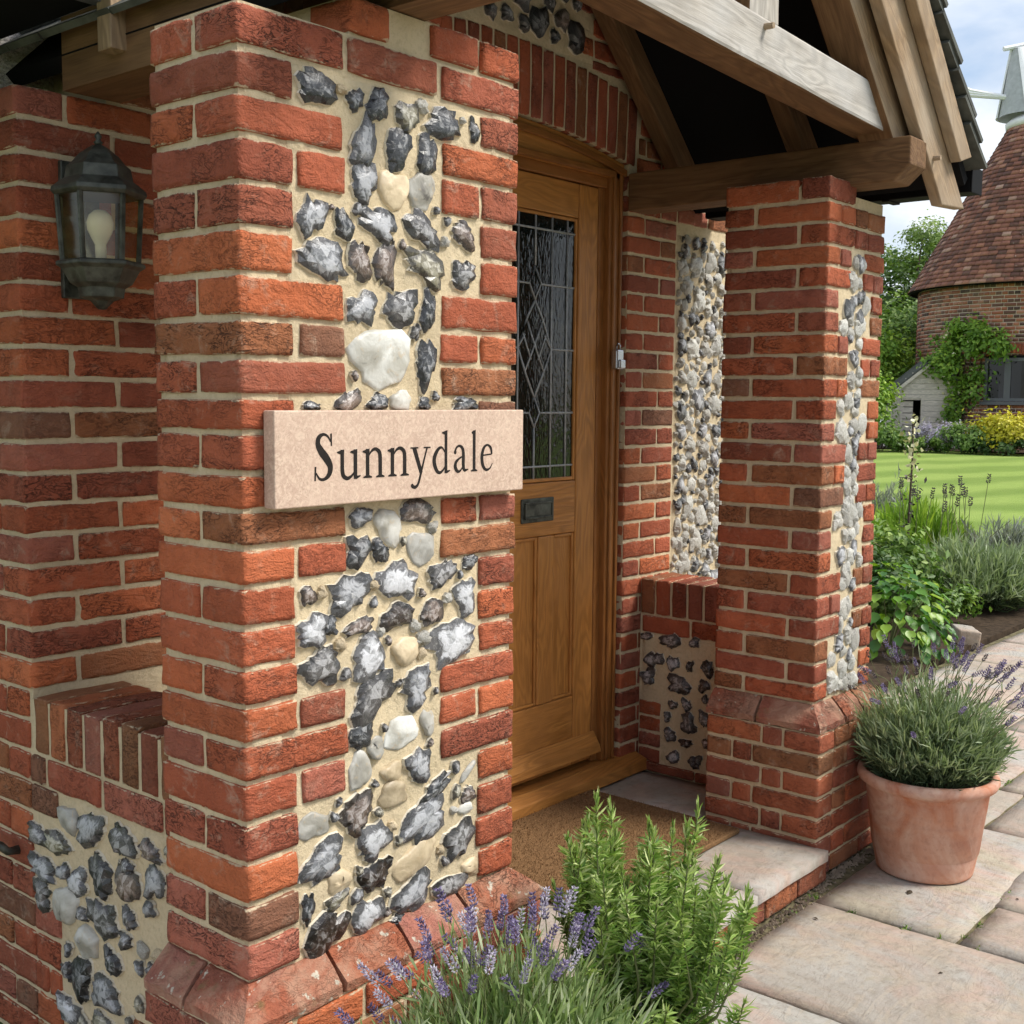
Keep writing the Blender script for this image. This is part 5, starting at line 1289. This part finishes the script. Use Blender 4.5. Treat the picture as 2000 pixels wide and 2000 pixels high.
# ------------------------------------------------------------------ foreground lavender and rosemary
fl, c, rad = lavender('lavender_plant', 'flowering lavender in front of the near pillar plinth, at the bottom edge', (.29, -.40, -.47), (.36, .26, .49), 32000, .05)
for i in range(96):
    a = RNG.uniform(0, 6.3); q = RNG.uniform(.2, 1.0)
    dx, dy_ = math.cos(a) * .34 * q, math.sin(a) * .24 * q
    b = (.29 + dx * .85, -.40 + dy_ * .85, -.47 + .46 * math.sqrt(max(.06, 1 - q * q * .85)))
    l = RNG.uniform(.04, .20)
    t = (.29 + dx * (1.1 + .25 * q) + RNG.normal(0, .03), -.40 + dy_ * 1.25 + RNG.normal(0, .02), b[2] + l * (1.05 - .45 * q))
    stalk_and_spike(fl, b, t, 'purple_flower' if i % 4 else 'grey_flower', .85)
RC = (.755, -.385)
rp = thing('terracotta_pot', 'small terracotta pot under the rosemary, mostly hidden at the bottom edge', 'plant pot', (*RC, GZ0))
put('pot', MB().lathe([(.10, 0), (.112, .004), (.138, .20), (.152, .206), (.156, .232), (.150, .24), (.138, .235), (.13, .2)], (0, 0, 0), 40).mesh('pot', 'terracotta', True), rp, (*RC, GZ0 + .002))
MB().lathe([(.0, .0), (.134, .0)], (*RC, GZ0 + .215), 20, cap=False).obj('soil', 'soil', rp)
rs = thing('rosemary_plant', 'upright green rosemary bush beside the flowering lavender', 'rosemary', (*RC, GZ0 + .22))
Ps, Ds, Ls, Ts = [], [], [], []
stm = MB()
for i in range(72):
    a = RNG.uniform(0, 6.3); q = math.sqrt(RNG.random()); big = q < .86
    hgt = RNG.uniform(.34, .53) * (1 - .12 * q) if big else RNG.uniform(.16, .32)
    ox, oy = math.cos(a) * q * .13, math.sin(a) * q * .13
    lean = RNG.uniform(.05, .18) if big else .14
    tip = np.array([RC[0] + ox + math.cos(a) * q * lean, RC[1] + oy + math.sin(a) * q * lean, GZ0 + .21 + hgt])
    base = np.array([RC[0] + ox * .6, RC[1] + oy * .6, GZ0 + .21]); mid = (base + tip) / 2 + np.array([math.cos(a), math.sin(a), 0]) * q * .05 + RNG.normal(0, .018, 3)
    stm.tube([base, mid, tip], [.004, .003, .0015], 5)
    m_ = int(hgt * 760)
    k = RNG.uniform(.10, 1.0, m_); pp = ((1 - k) ** 2)[:, None] * base + (2 * k * (1 - k))[:, None] * mid + (k ** 2)[:, None] * tip
    th = RNG.uniform(0, 6.3, m_); ax = (tip - mid) / np.linalg.norm(tip - mid)
    rd_ = np.c_[np.cos(th), np.sin(th), np.zeros(m_)]
    Ps.append(pp); Ds.append(rd_ * (1.0 - .55 * (k[:, None] > .93)) + ax * (.55 + .9 * (k[:, None] > .93)) + RNG.normal(0, .18, (m_, 3)))
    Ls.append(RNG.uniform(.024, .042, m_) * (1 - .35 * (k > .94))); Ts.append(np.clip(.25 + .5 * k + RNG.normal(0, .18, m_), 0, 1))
Ps, Ds, Ls, Ts = map(np.concatenate, (Ps, Ds, Ls, Ts))
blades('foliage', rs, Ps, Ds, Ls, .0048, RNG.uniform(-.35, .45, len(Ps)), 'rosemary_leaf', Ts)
o = stm.obj('stem', 'stem', rs); o.location = -Vector(rs.location)

# ------------------------------------------------------------------ border plants
def leaf_broad(seed):
    rd = random.Random(seed); V = [(0, 0, 0)]; n = 5
    L = [(.10, .22), (.32, .40), (.55, .36), (.78, .24), (.92, .12)]
    for x, w in L: V += [(x, w + rd.uniform(-.04, .04), .10 + rd.uniform(-.02, .03)), (x, 0, rd.uniform(-.01, .01)), (x, -w + rd.uniform(-.04, .04), .10)]
    V.append((1.05, 0, -.08)); F = [(0, 2, 1), (0, 3, 2)]
    for i in range(4):
        a = 1 + i * 3; b = a + 3; F += [(a, a + 1, b + 1, b), (a + 1, a + 2, b + 2, b + 1)]
    e = 13; F += [(e, e + 1, len(V) - 1), (e + 1, e + 2, len(V) - 1)]
    return mk('leaf', V, F, 'broad_leaf', True)
LB = [leaf_broad(i) for i in range(5)]
bp = thing('leafy_plant', 'lush plant with broad bright green leaves at the border edge behind the pot', 'leafy plant', (6.0, 1.25, GZ0))
LRn = random.Random(8)
for i in range(300):
    th = LRn.uniform(0, 2 * math.pi); u = LRn.random() ** .6; ph = u * 1.5
    d = Vector((math.sin(ph) * math.cos(th), math.sin(ph) * math.sin(th), math.cos(ph)))
    p = Vector((6.0 + d.x * .36 * LRn.uniform(.75, 1.05), 1.25 + d.y * .42 * LRn.uniform(.75, 1.05), GZ0 + .05 + d.z * .54 * LRn.uniform(.75, 1.03)))
    out = Vector((d.x, d.y, -.28 + .2 * d.z + LRn.uniform(-.25, .2))).normalized()
    zax = (d + Vector((0, 0, .5)) + Vector((LRn.uniform(-.3, .3), LRn.uniform(-.3, .3), 0))).normalized(); yax = zax.cross(out).normalized(); xax = yax.cross(zax)
    s = LRn.uniform(.05, .095); g_ = LRn.random()
    side = max(0, -d.y * .5 + d.x * -.2) 
    col = (.035 + .24 * g_ ** 3, .11 + .30 * g_ ** 2, .016 + .02 * g_)
    put('leaf', LRn.choice(LB), bp, p, rot=Matrix((xax, yax, zax)).transposed().to_euler(), scale=(s, s, s), color=col)
b = MB()
for i in range(14):
    a = LRn.uniform(0, 6.3); b.tube([(6.0, 1.25, GZ0), (6.0 + math.cos(a) * .12, 1.25 + math.sin(a) * .12, GZ0 + .25), (6.0 + math.cos(a) * .24, 1.25 + math.sin(a) * .24, GZ0 + .40)], [.006, .004, .002], 5)
o = b.obj('stem', 'stem', bp); o.location = -Vector(bp.location)
stone = thing('edging_stone', 'buff edging stone at the corner of the flower bed beside the paving', 'stone', (7.0, 1.0, GZ0))
put('stone', brick_mesh(.36, .14, .12, 77), stone, (6.72, 1.02, GZ0 + .04), rot=(.1, .06, .5)).data.materials.clear()
stone.children[0].data.materials.append(MATS['sandstone']); stone.children[0].color = (.45, .33, .24, 1)
lv2, _, _ = lavender('lavender_bush', 'big grey-green lavender bush overhanging the path at the right edge', (8.15, 1.46, GZ0), (.62, .60, .50), 14000, .11, 'lavender_grey', base=.6)
for i in range(16):
    a = RNG.uniform(0, 6.3); q = RNG.uniform(.2, .9); bx_, by_ = 8.4 + math.cos(a) * .55 * q, 1.9 + math.sin(a) * .55 * q
    stalk_and_spike(lv2, (bx_, by_, GZ0 + .36), (bx_ + RNG.normal(0, .05), by_ + RNG.normal(0, .05), GZ0 + RNG.uniform(.75, 1.02)), 'dry_flower', 2.1, .003)
shrub('geranium_plant', 'green geranium with a few red blooms between the leafy plant and the lavender', 'geranium', (7.4, 1.9, GZ0), (.38, .42, .30), 40, 1500, .075, 'mid_leaf')
ge = [o for o in bpy.data.objects if o.name.startswith('geranium_plant')][0]
for x_, y_, z_, s in ((7.35, 1.83, .16, .045), (7.55, 2.15, .42, .035), (7.35, 1.80, .10, .03)):
    Pn = np.array([x_, y_, GZ0 + z_ + .3]) + RNG.normal(0, s * .6, (26, 3)); leaves('bloom', ge, Pn, RNG.normal(size=(26, 3)), .03, 'red_flower')
shrub('border_shrub', 'dense yellow-green shrub against the far pillar, at the left of the border', 'shrub', (8.2, 2.75, GZ0), (.50, .50, .36), 45, 2600, .07, 'lime_leaf')
lavender('grassy_lavender', 'tuft of fresh green narrow leaves in the middle of the border', (9.6, 2.55, GZ0), (.55, .55, .62), 6500, .15, 'lime_leaf', cat='tuft', up_bias=1.2)
lavender('cotton_lavender', 'silver-grey mound of foliage at the back of the border by the lawn', (10.4, 3.3, GZ0), (.62, .62, .78), 7000, .10, 'silver_leaf', cat='shrub')
lavender('catmint_edge', 'blue-grey lavender mound at the right edge beyond the big lavender bush', (9.7, 1.75, GZ0), (.55, .5, .52), 4500, .10, 'silver_leaf', cat='lavender')
shrub('border_plant', 'low sprawling green plant between the leafy plant and the big lavender', 'perennials', (7.0, 1.45, GZ0), (.40, .40, .16), 36, 2200, .05, 'mid_leaf')
shrub('border_plant', 'dark ivy-like foliage behind the broad-leaved plant', 'perennials', (6.7, 2.0, GZ0), (.5, .6, .28), 46, 3200, .06, 'dark_leaf')
tw = thing('dry_stalks', 'bare brown stalks and seed stems among the border plants', 'stalks', (8.6, 2.1, GZ0))
b = MB()
for i in range(26):
    x_, y_ = RNG.uniform(7.2, 9.2), RNG.uniform(1.55, 2.5); h_ = RNG.uniform(.3, .75)
    b.tube([(x_, y_, GZ0), (x_ + RNG.normal(0, .06), y_ + RNG.normal(0, .08), GZ0 + h_ * .6), (x_ + RNG.normal(0, .16), y_ + RNG.normal(0, .2), GZ0 + h_)], [.005, .004, .002], 4)
o = b.obj('stalk', 'twig', tw); o.location = -Vector(tw.location)
# tall seed spike with cream bells
FX, FY = 8.62, 2.20
fx = thing('foxglove', 'single tall flower stalk with cream bells rising above the border', 'foxglove', (FX, FY, GZ0))
b = MB().tube([(FX, FY, GZ0), (FX + .01, FY, .1), (FX + .04, FY, .62), (FX + .05, FY + .01, 1.02)], [.012, .010, .008, .004], 6); o = b.obj('stalk', 'bark', fx); o.location = -Vector(fx.location)
k = RNG.uniform(0, 1, 60); Pn = np.c_[FX + .035 + RNG.normal(0, .035, 60), FY + RNG.normal(0, .04, 60), .45 + .55 * k]
leaves('bloom', fx, Pn, RNG.normal(size=(60, 3)), RNG.uniform(.035, .06, 60), 'cream_flower', None, .8)
k = RNG.uniform(0, 1, 40); Pn = np.c_[FX + .02 + RNG.normal(0, .05, 40), FY + RNG.normal(0, .05, 40), .05 + .55 * k]
leaves('foliage', fx, Pn, RNG.normal(size=(40, 3)), RNG.uniform(.03, .07, 40), 'dry_flower', None, .4)

# ------------------------------------------------------------------ oast house
OX, OY, OB = 25.07, 6.13, .1
RT = 2.44; ZE = 3.42
oa = thing('oast_house', 'round brick oast house with a conical tiled roof and white cowl', 'oast house', (OX, OY, OB))
MB().lathe([(RT - .008, OB - .3), (RT - .008, ZE + .1)], (OX, OY, 0), 72).obj('tower_core', 'mortar_far', oa).location = Vector((0, 0, 0))
oa.children[-1].location = -Vector(oa.location)
# bricks and tiles as joined real pieces (too small to pick apart)
def ring_pieces(name, rows, m, parent):
    V = []; F = []; rn = []; rd = np.random.default_rng(5)
    for (z0, z1, r0, r1, npc, ph, gap, thick) in rows:
        da = 2 * np.pi / npc
        for i in range(npc):
            a0 = ph + i * da; a1 = a0 + da * (1 - gap)
            if not (math.cos((a0 + a1) / 2 - math.pi) > -.35): continue
            e = rd.uniform(-.006, .006); b = len(V)
            for a in (a0, a1):
                for r, z in ((r0 - thick, z0), (r0 + e, z0), (r1 + e, z1), (r1 - thick, z1)): V.append((r * math.cos(a), r * math.sin(a), z))
            F += [(b, b + 1, b + 2, b + 3), (b + 4, b + 7, b + 6, b + 5), (b + 1, b + 5, b + 6, b + 2), (b + 3, b + 2, b + 6, b + 7), (b, b + 4, b + 5, b + 1)]
            rn += [float(rd.random())] * 8
    me = npmesh(name, np.array(V), [np.array(F)], m, {'rnd': rn}); o = put(name, me, parent, (OX, OY, 0)); o['kind'] = 'stuff'; return o
WA = math.radians(183.5); WZ0, WZ1, WHW = 1.13, 1.96, math.radians(9.5)
rows = []
z = OB
while z < ZE:
    rows.append((z, z + .058, RT, RT, 66 if int(z / .075) % 2 else 132, .02 * (int(z / .075) % 2), .075 if int(z / .075) % 2 else .13, .016)); z += .075
ring_pieces('wall_bricks', rows, 'far_brick', oa)
rows = []
ZT = 6.72; RTP = .80; rt0 = RT + .20
nrow = 36; zb_ = ZE - .02
for i in range(nrow):
    t0, t1 = i / nrow, (i + 1.15) / nrow
    r0 = rt0 + (RTP - rt0) * t0; r1 = rt0 + (RTP - rt0) * t1
    rows.append((zb_ + (ZT - zb_) * t0, zb_ + (ZT - zb_) * t1, r0 + .022, r1, max(16, int(2 * math.pi * r0 / .17)), .5 * i, .03, .02))
ring_pieces('roof_tiles', rows, 'roof_tile', oa)
def far(b, name, m, smooth=False, parent=None):
    o = b.obj(name, m, parent or oa, smooth); o.location = -wloc(parent or oa); return o
far(MB().lathe([(rt0 - .03, zb_), (RTP - .03, ZT), (RTP - .10, ZT + .02)], (OX, OY, 0), 64), 'roof_underlay', 'felt')
far(MB().lathe([(RT + .16, ZE - .05), (RT + .19, ZE - .02), (RT - .02, ZE + .02)], (OX, OY, 0), 64, cap=False), 'eaves_board', 'black_plastic')
far(MB().lathe([(.84, ZT - .02), (.86, ZT + .10), (.74, ZT + .20), (.70, ZT + .21)], (OX, OY, 0), 40), 'roof_curb', 'white_paint', True)
# cowl: leaning half-open cone with a louvred dark front
CW = (OX - .22, OY + .34)
A = []
n = 22; apx = (CW[0] - .05, CW[1] + .28)
Vc = []; 
for i in range(n + 1):
    a = math.radians(200) + 2 * math.pi * .80 * i / n - math.radians(10)
    Vc.append((CW[0] + .66 * math.cos(a), CW[1] + .66 * math.sin(a), ZT + .22)); Vc.append((apx[0] + .13 * math.cos(a), apx[1] + .16 * math.sin(a), ZT + 1.62))
Fc = [(2 * i, 2 * i + 2, 2 * i + 3, 2 * i + 1) for i in range(n)]
o = put('cowl', mk('cowl', Vc, Fc, 'white_paint'), oa); o.location = -Vector(oa.location)
sd = o.modifiers.new('solid', 'SOLIDIFY'); sd.thickness = .03
Vc2 = []
for i in range(9):
    a = math.radians(190) - 2 * math.pi * .20 * i / 8
    Vc2.append((CW[0] + .60 * math.cos(a), CW[1] + .60 * math.sin(a), ZT + .22)); Vc2.append((apx[0] + .11 * math.cos(a), apx[1] + .13 * math.sin(a), ZT + 1.60))
o = put('cowl_opening', mk('cowl_opening', Vc2, [(2 * i, 2 * i + 1, 2 * i + 3, 2 * i + 2) for i in range(8)], 'cowl_shade'), oa); o.location = -Vector(oa.location)
far(MB().tube([(apx[0] - .22, apx[1] + .22, ZT + 1.60), (apx[0] + .10, apx[1] - .12, ZT + 1.70)], .05, 8), 'cowl_cap', 'white_paint')
for k in range(3):
    far(MB().tube([(CW[0] - .3, CW[1] + .35, ZT + .60), (CW[0] - .72, CW[1] + .98, ZT + .66 + .05 * k), (CW[0] - .85, CW[1] + 1.22, ZT + .70 + .10 * k)], [.05, .04, .035], 6), 'vane', 'white_paint')
# window in the tower
def on_tower(a, r, z): return (OX + r * math.cos(a), OY + r * math.sin(a), z)
def arc_box(name, a0, a1, z0, z1, r0, r1, m, n=6, parent=None):
    V = []; F = []
    for i in range(n + 1):
        a = a0 + (a1 - a0) * i / n
        for r, z in ((r0, z0), (r1, z0), (r1, z1), (r0, z1)): V.append(on_tower(a, r, z))
    for i in range(n):
        for j in range(4): F.append((i * 4 + j, (i + 1) * 4 + j, (i + 1) * 4 + (j + 1) % 4, i * 4 + (j + 1) % 4))
    F += [(3, 2, 1, 0), tuple(n * 4 + j for j in range(4))]
    o = put(name, mk(name, V, F, m), parent or oa); o.location = -wloc(parent or oa); return o
wn = arc_box('window', WA - WHW, WA + WHW, WZ0, WZ1, RT - .02, RT + .012, 'dark_glass')
for a0, a1, z0, z1 in ((WA - WHW, WA + WHW, WZ1 - .06, WZ1), (WA - WHW, WA + WHW, WZ0, WZ0 + .06), (WA - WHW, WA - WHW + .025, WZ0 + .06, WZ1 - .06), (WA + WHW - .025, WA + WHW, WZ0 + .06, WZ1 - .06), (WA - .012, WA + .012, WZ0 + .06, WZ1 - .06), (WA + .012, WA + .035, WZ0 + .06, WZ1 - .06)):
    arc_box('window_frame', a0, a1, z0, z1, RT - .01, RT + .04, 'window_grey', 4, wn)
arc_box('window_sill', WA - WHW - .02, WA + WHW + .02, WZ0 - .07, WZ0 - .005, RT - .01, RT + .09, 'window_grey', 6, wn)
for i in range(16):
    a = WA - WHW + 2 * WHW * (i + .5) / 16; u_ = (i + .5) / 8 - 1
    arc_box('arch_brick', a - WHW / 16 * .85, a + WHW / 16 * .85, WZ1 + .03 + .07 * (1 - u_ * u_), WZ1 + .21 + .07 * (1 - u_ * u_), RT, RT + .02, 'brick', 1).color = (*bcol(), 1)
arc_box('window_head', WA - WHW, WA + WHW, WZ1 + .002, WZ1 + .05, RT - .01, RT + .010, 'black_plastic', 6, wn)

# ------------------------------------------------------------------ garden shed beside the oast
sh = thing('garden_shed', 'small pale weatherboarded shed with an open doorway beside the oast house', 'shed', (22.4, 8.0, .15))
SX = Vector((.60, -.80, 0)); SO = Vector((21.95, 7.95, .15))     # shed front runs along SX
rotz = math.atan2(SX.y, SX.x)
def shp(name, x0, x1, y0, y1, z0, z1, m='board', poly=None, parent=None):
    b = MB().box(x0, x1, y0, y1, z0, z1) if poly is None else MB().prism(poly, 'y', y0, y1)
    o = put(name, b.mesh(name, m), parent or sh, SO, rot=(0, 0, rotz)); return o
dw0, dw1 = .20, .56
zz = 0; i = 0
while zz < 1.62:
    def roofz(x): return 1.12 + .62 * min(x, 1.5 - x) / .75
    x0, x1 = 0.0, 1.5
    if zz > 1.12: x0 = (zz - 1.12) / .62 * .75; x1 = 1.5 - x0
    if x1 - x0 > .1:
        if zz < .98: shp('weatherboard', x0, dw0 - .05, -.015, .01, zz, zz + .105); shp('weatherboard', dw1 + .05, x1, -.015, .01, zz, zz + .105)
        else: shp('weatherboard', x0, x1, -.015, .01, zz, zz + .105)
    zz += .11
shp('door_post', dw0 - .05, dw0, -.03, .02, 0, 1.02); shp('door_post', dw1, dw1 + .05, -.03, .02, 0, 1.02); shp('door_lintel', dw0 - .05, dw1 + .05, -.032, .02, 1.02, 1.07)
shp('back_wall', 0, 1.5, .6, .63, 0, 1.2, 'felt'); shp('side_wall', 0, .02, .01, .6, 0, 1.12); 
for k in range(8): shp('door_board', dw0 + .01, dw0 + .22, .04, .06, .02 + k * .12, .125 + k * .12)
shp('roof', 0, 0, -.08, .7, 0, 0, 'slate', [(-.10, 1.06), (.75, 1.76), (.75, 1.82), (-.14, 1.09)]); shp('roof', 0, 0, -.08, .7, 0, 0, 'slate', [(.755, 1.76), (1.6, 1.06), (1.64, 1.09), (.755, 1.82)])
shp('barge_board', 0, 0, -.10, -.081, 0, 0, 'board', [(-.10, 1.01), (.75, 1.71), (.75, 1.78), (-.13, 1.06)])
# climbing rose on the tower
cr = thing('climbing_rose', 'leafy climbing rose trained over the oast wall and shed', 'climbing plant', (22.6, 6.9, .15))
Pl, Nl, Tl = [], [], []
for (px, py, pz, rx_, rz_, nn_) in ((22.55, 6.75, 2.35, .42, .34, 1300), (22.45, 6.35, 2.15, .40, .26, 1200), (22.75, 7.25, 2.1, .34, .34, 700), (22.75, 7.05, 1.5, .28, .5, 900), (22.65, 6.85, .9, .30, .5, 900), (22.62, 6.55, 1.35, .22, .42, 500), (22.38, 7.2, 1.75, .30, .30, 800)):
    P, Nn, tone = clumps((px, py, pz), (rx_ * .7, rx_, rz_), 16, nn_, .09); Pl.append(P); Nl.append(Nn - np.array([.5, .3, 0])); Tl.append(tone)
leaves('foliage', cr, np.concatenate(Pl), np.concatenate(Nl), RNG.uniform(.06, .12, sum(map(len, Pl))), 'lime_leaf', np.concatenate(Tl) * .8)
Pn = np.c_[RNG.uniform(22.2, 22.6, 26), RNG.uniform(6.2, 7.2, 26), RNG.uniform(1.2, 2.5, 26)]; leaves('bloom', cr, Pn, RNG.normal(size=(26, 3)), .07, 'cream_flower', None, .9)
b = MB()
for i in range(7): b.tube([(22.75 + .03 * i, 7.15 - .12 * i, .1), (22.7, 7.1 - .1 * i, 1.0), (22.62, 6.95 - .1 * i, 2.1)], [.03, .022, .01], 5)
far(b, 'stem', 'bark', False, cr)

# ------------------------------------------------------------------ far border and trees
def zl(x, y): return .16
shrub('euphorbia', 'yellow euphorbia mound at the far edge of the lawn', 'euphorbia', (21.0, 5.35, .14), (.5, .78, .36), 60, 3000, .085, 'yellow_bract')
shrub('euphorbia', 'smaller yellow euphorbia at the right frame edge under the oast window', 'euphorbia', (21.3, 4.75, .14), (.45, .5, .30), 40, 1600, .085, 'yellow_bract')
shrub('catmint', 'pale lilac catmint in front of the shed doorway', 'catmint', (20.9, 6.6, .14), (.38, .55, .30), 50, 2000, .06, 'grey_flower')
shrub('border_plant', 'low green perennials between the catmint and the euphorbia', 'perennials', (20.7, 6.05, .14), (.35, .55, .26), 40, 2200, .07, 'mid_leaf')
shrub('border_plant', 'dark low foliage along the lawn edge below the catmint', 'perennials', (20.45, 6.75, .12), (.28, .60, .15), 36, 2000, .07, 'mid_leaf')
shrub('border_plant', 'dark green foliage at the foot of the yellow euphorbia', 'perennials', (20.6, 5.35, .12), (.28, .70, .17), 36, 1800, .08, 'dark_leaf')
shrub('garden_shrub', 'tall bright green feathery shrub left of the shed', 'shrub', (21.0, 8.1, .14), (.55, .62, .70), 60, 4200, .09, 'lime_leaf')
shrub('garden_shrub', 'low green shrub at the lawn edge beside the far pillar', 'shrub', (20.4, 7.5, .14), (.40, .50, .24), 36, 2000, .08, 'mid_leaf')
shrub('garden_shrub', 'mid-height mixed shrub behind the feathery one, touched with orange', 'shrub', (23.2, 8.9, .15), (.75, .9, 1.25), 70, 4600, .11, 'lime_leaf')
shrub('garden_shrub', 'rounded green shrub behind the shed roof', 'shrub', (26.0, 9.6, .2), (1.1, 1.3, 1.6), 80, 5200, .14, 'mid_leaf')
shrub('garden_shrub', 'dark evergreen behind the shed and below the tree', 'shrub', (28.0, 10.2, .2), (1.3, 1.5, 2.1), 80, 5200, .16, 'dark_leaf')
tr = thing('garden_tree', 'airy deciduous tree standing behind the oast house', 'tree', (31.5, 11.6, .2))
b = MB(); b.tube([(31.5, 11.6, .2), (31.45, 11.6, 2.0), (31.5, 11.5, 3.6)], [.16, .13, .09], 8)
cl = []
TRn = random.Random(6)
for i in range(22):
    a = TRn.uniform(0, 6.3); q = TRn.uniform(.3, 1.0); e = (31.5 + math.cos(a) * 2.0 * q, 11.4 + math.sin(a) * 2.0 * q, 3.0 + TRn.uniform(0, 2.7) * (1.15 - .3 * q)); cl.append(e)
    s0 = (31.47, 11.56, TRn.uniform(1.8, 3.3)); b.tube([s0, ((s0[0] + e[0]) / 2, (s0[1] + e[1]) / 2, (s0[2] + e[2]) / 2 + .15), e], [.05, .03, .012], 5)
far(b, 'trunk', 'bark', True, tr)
Pl, Nl, Tl = [], [], []
for e in cl:
    P, Nn, tone = clumps(e, (.62, .62, .34), 10, 420, .15); Pl.append(P); Nl.append(Nn); Tl.append(tone)
leaves('crown', tr, np.concatenate(Pl), np.concatenate(Nl), RNG.uniform(.09, .16, sum(map(len, Pl))), 'tree_leaf', np.concatenate(Tl), .5)
for o in bpy.data.objects:
    if o.name.startswith('bloom'): o['kind'] = 'stuff'
for (hx, hy, hr, hz_, lb) in ((33, 1.5, 1.9, 1.5, 'broad green bush right of the oast house, outside the photograph'), (32, -4.5, 2.2, 1.7, 'rounded boundary bush beyond the lawn, outside the photograph'), (30, -11, 2.4, 1.6, 'farthest boundary bush to the right, outside the photograph')):
    shrub('boundary_bush', lb, 'bush', (hx, hy, .1), (hr, hr * 1.5, hz_), 60, 3000, .26, 'dark_leaf')
# off-view greenery added for what the door glass and the light see
hg = thing('added_hedge', 'unseen leafy row added for reflections and bounced light', 'added_hedge', (3, -13, -.5))
P = np.c_[RNG.uniform(-14, 16, 14000), -13 + RNG.normal(0, .35, 14000), RNG.uniform(-.4, .7, 14000)]
leaves('foliage', hg, P, RNG.normal(size=(14000, 3)) + np.array([0, 1, .3]), .16, 'mid_leaf')
MB().box(-14, 16, -13.3, -12.7, -.5, .55).obj('stem', 'bark', hg).location = -Vector(hg.location)
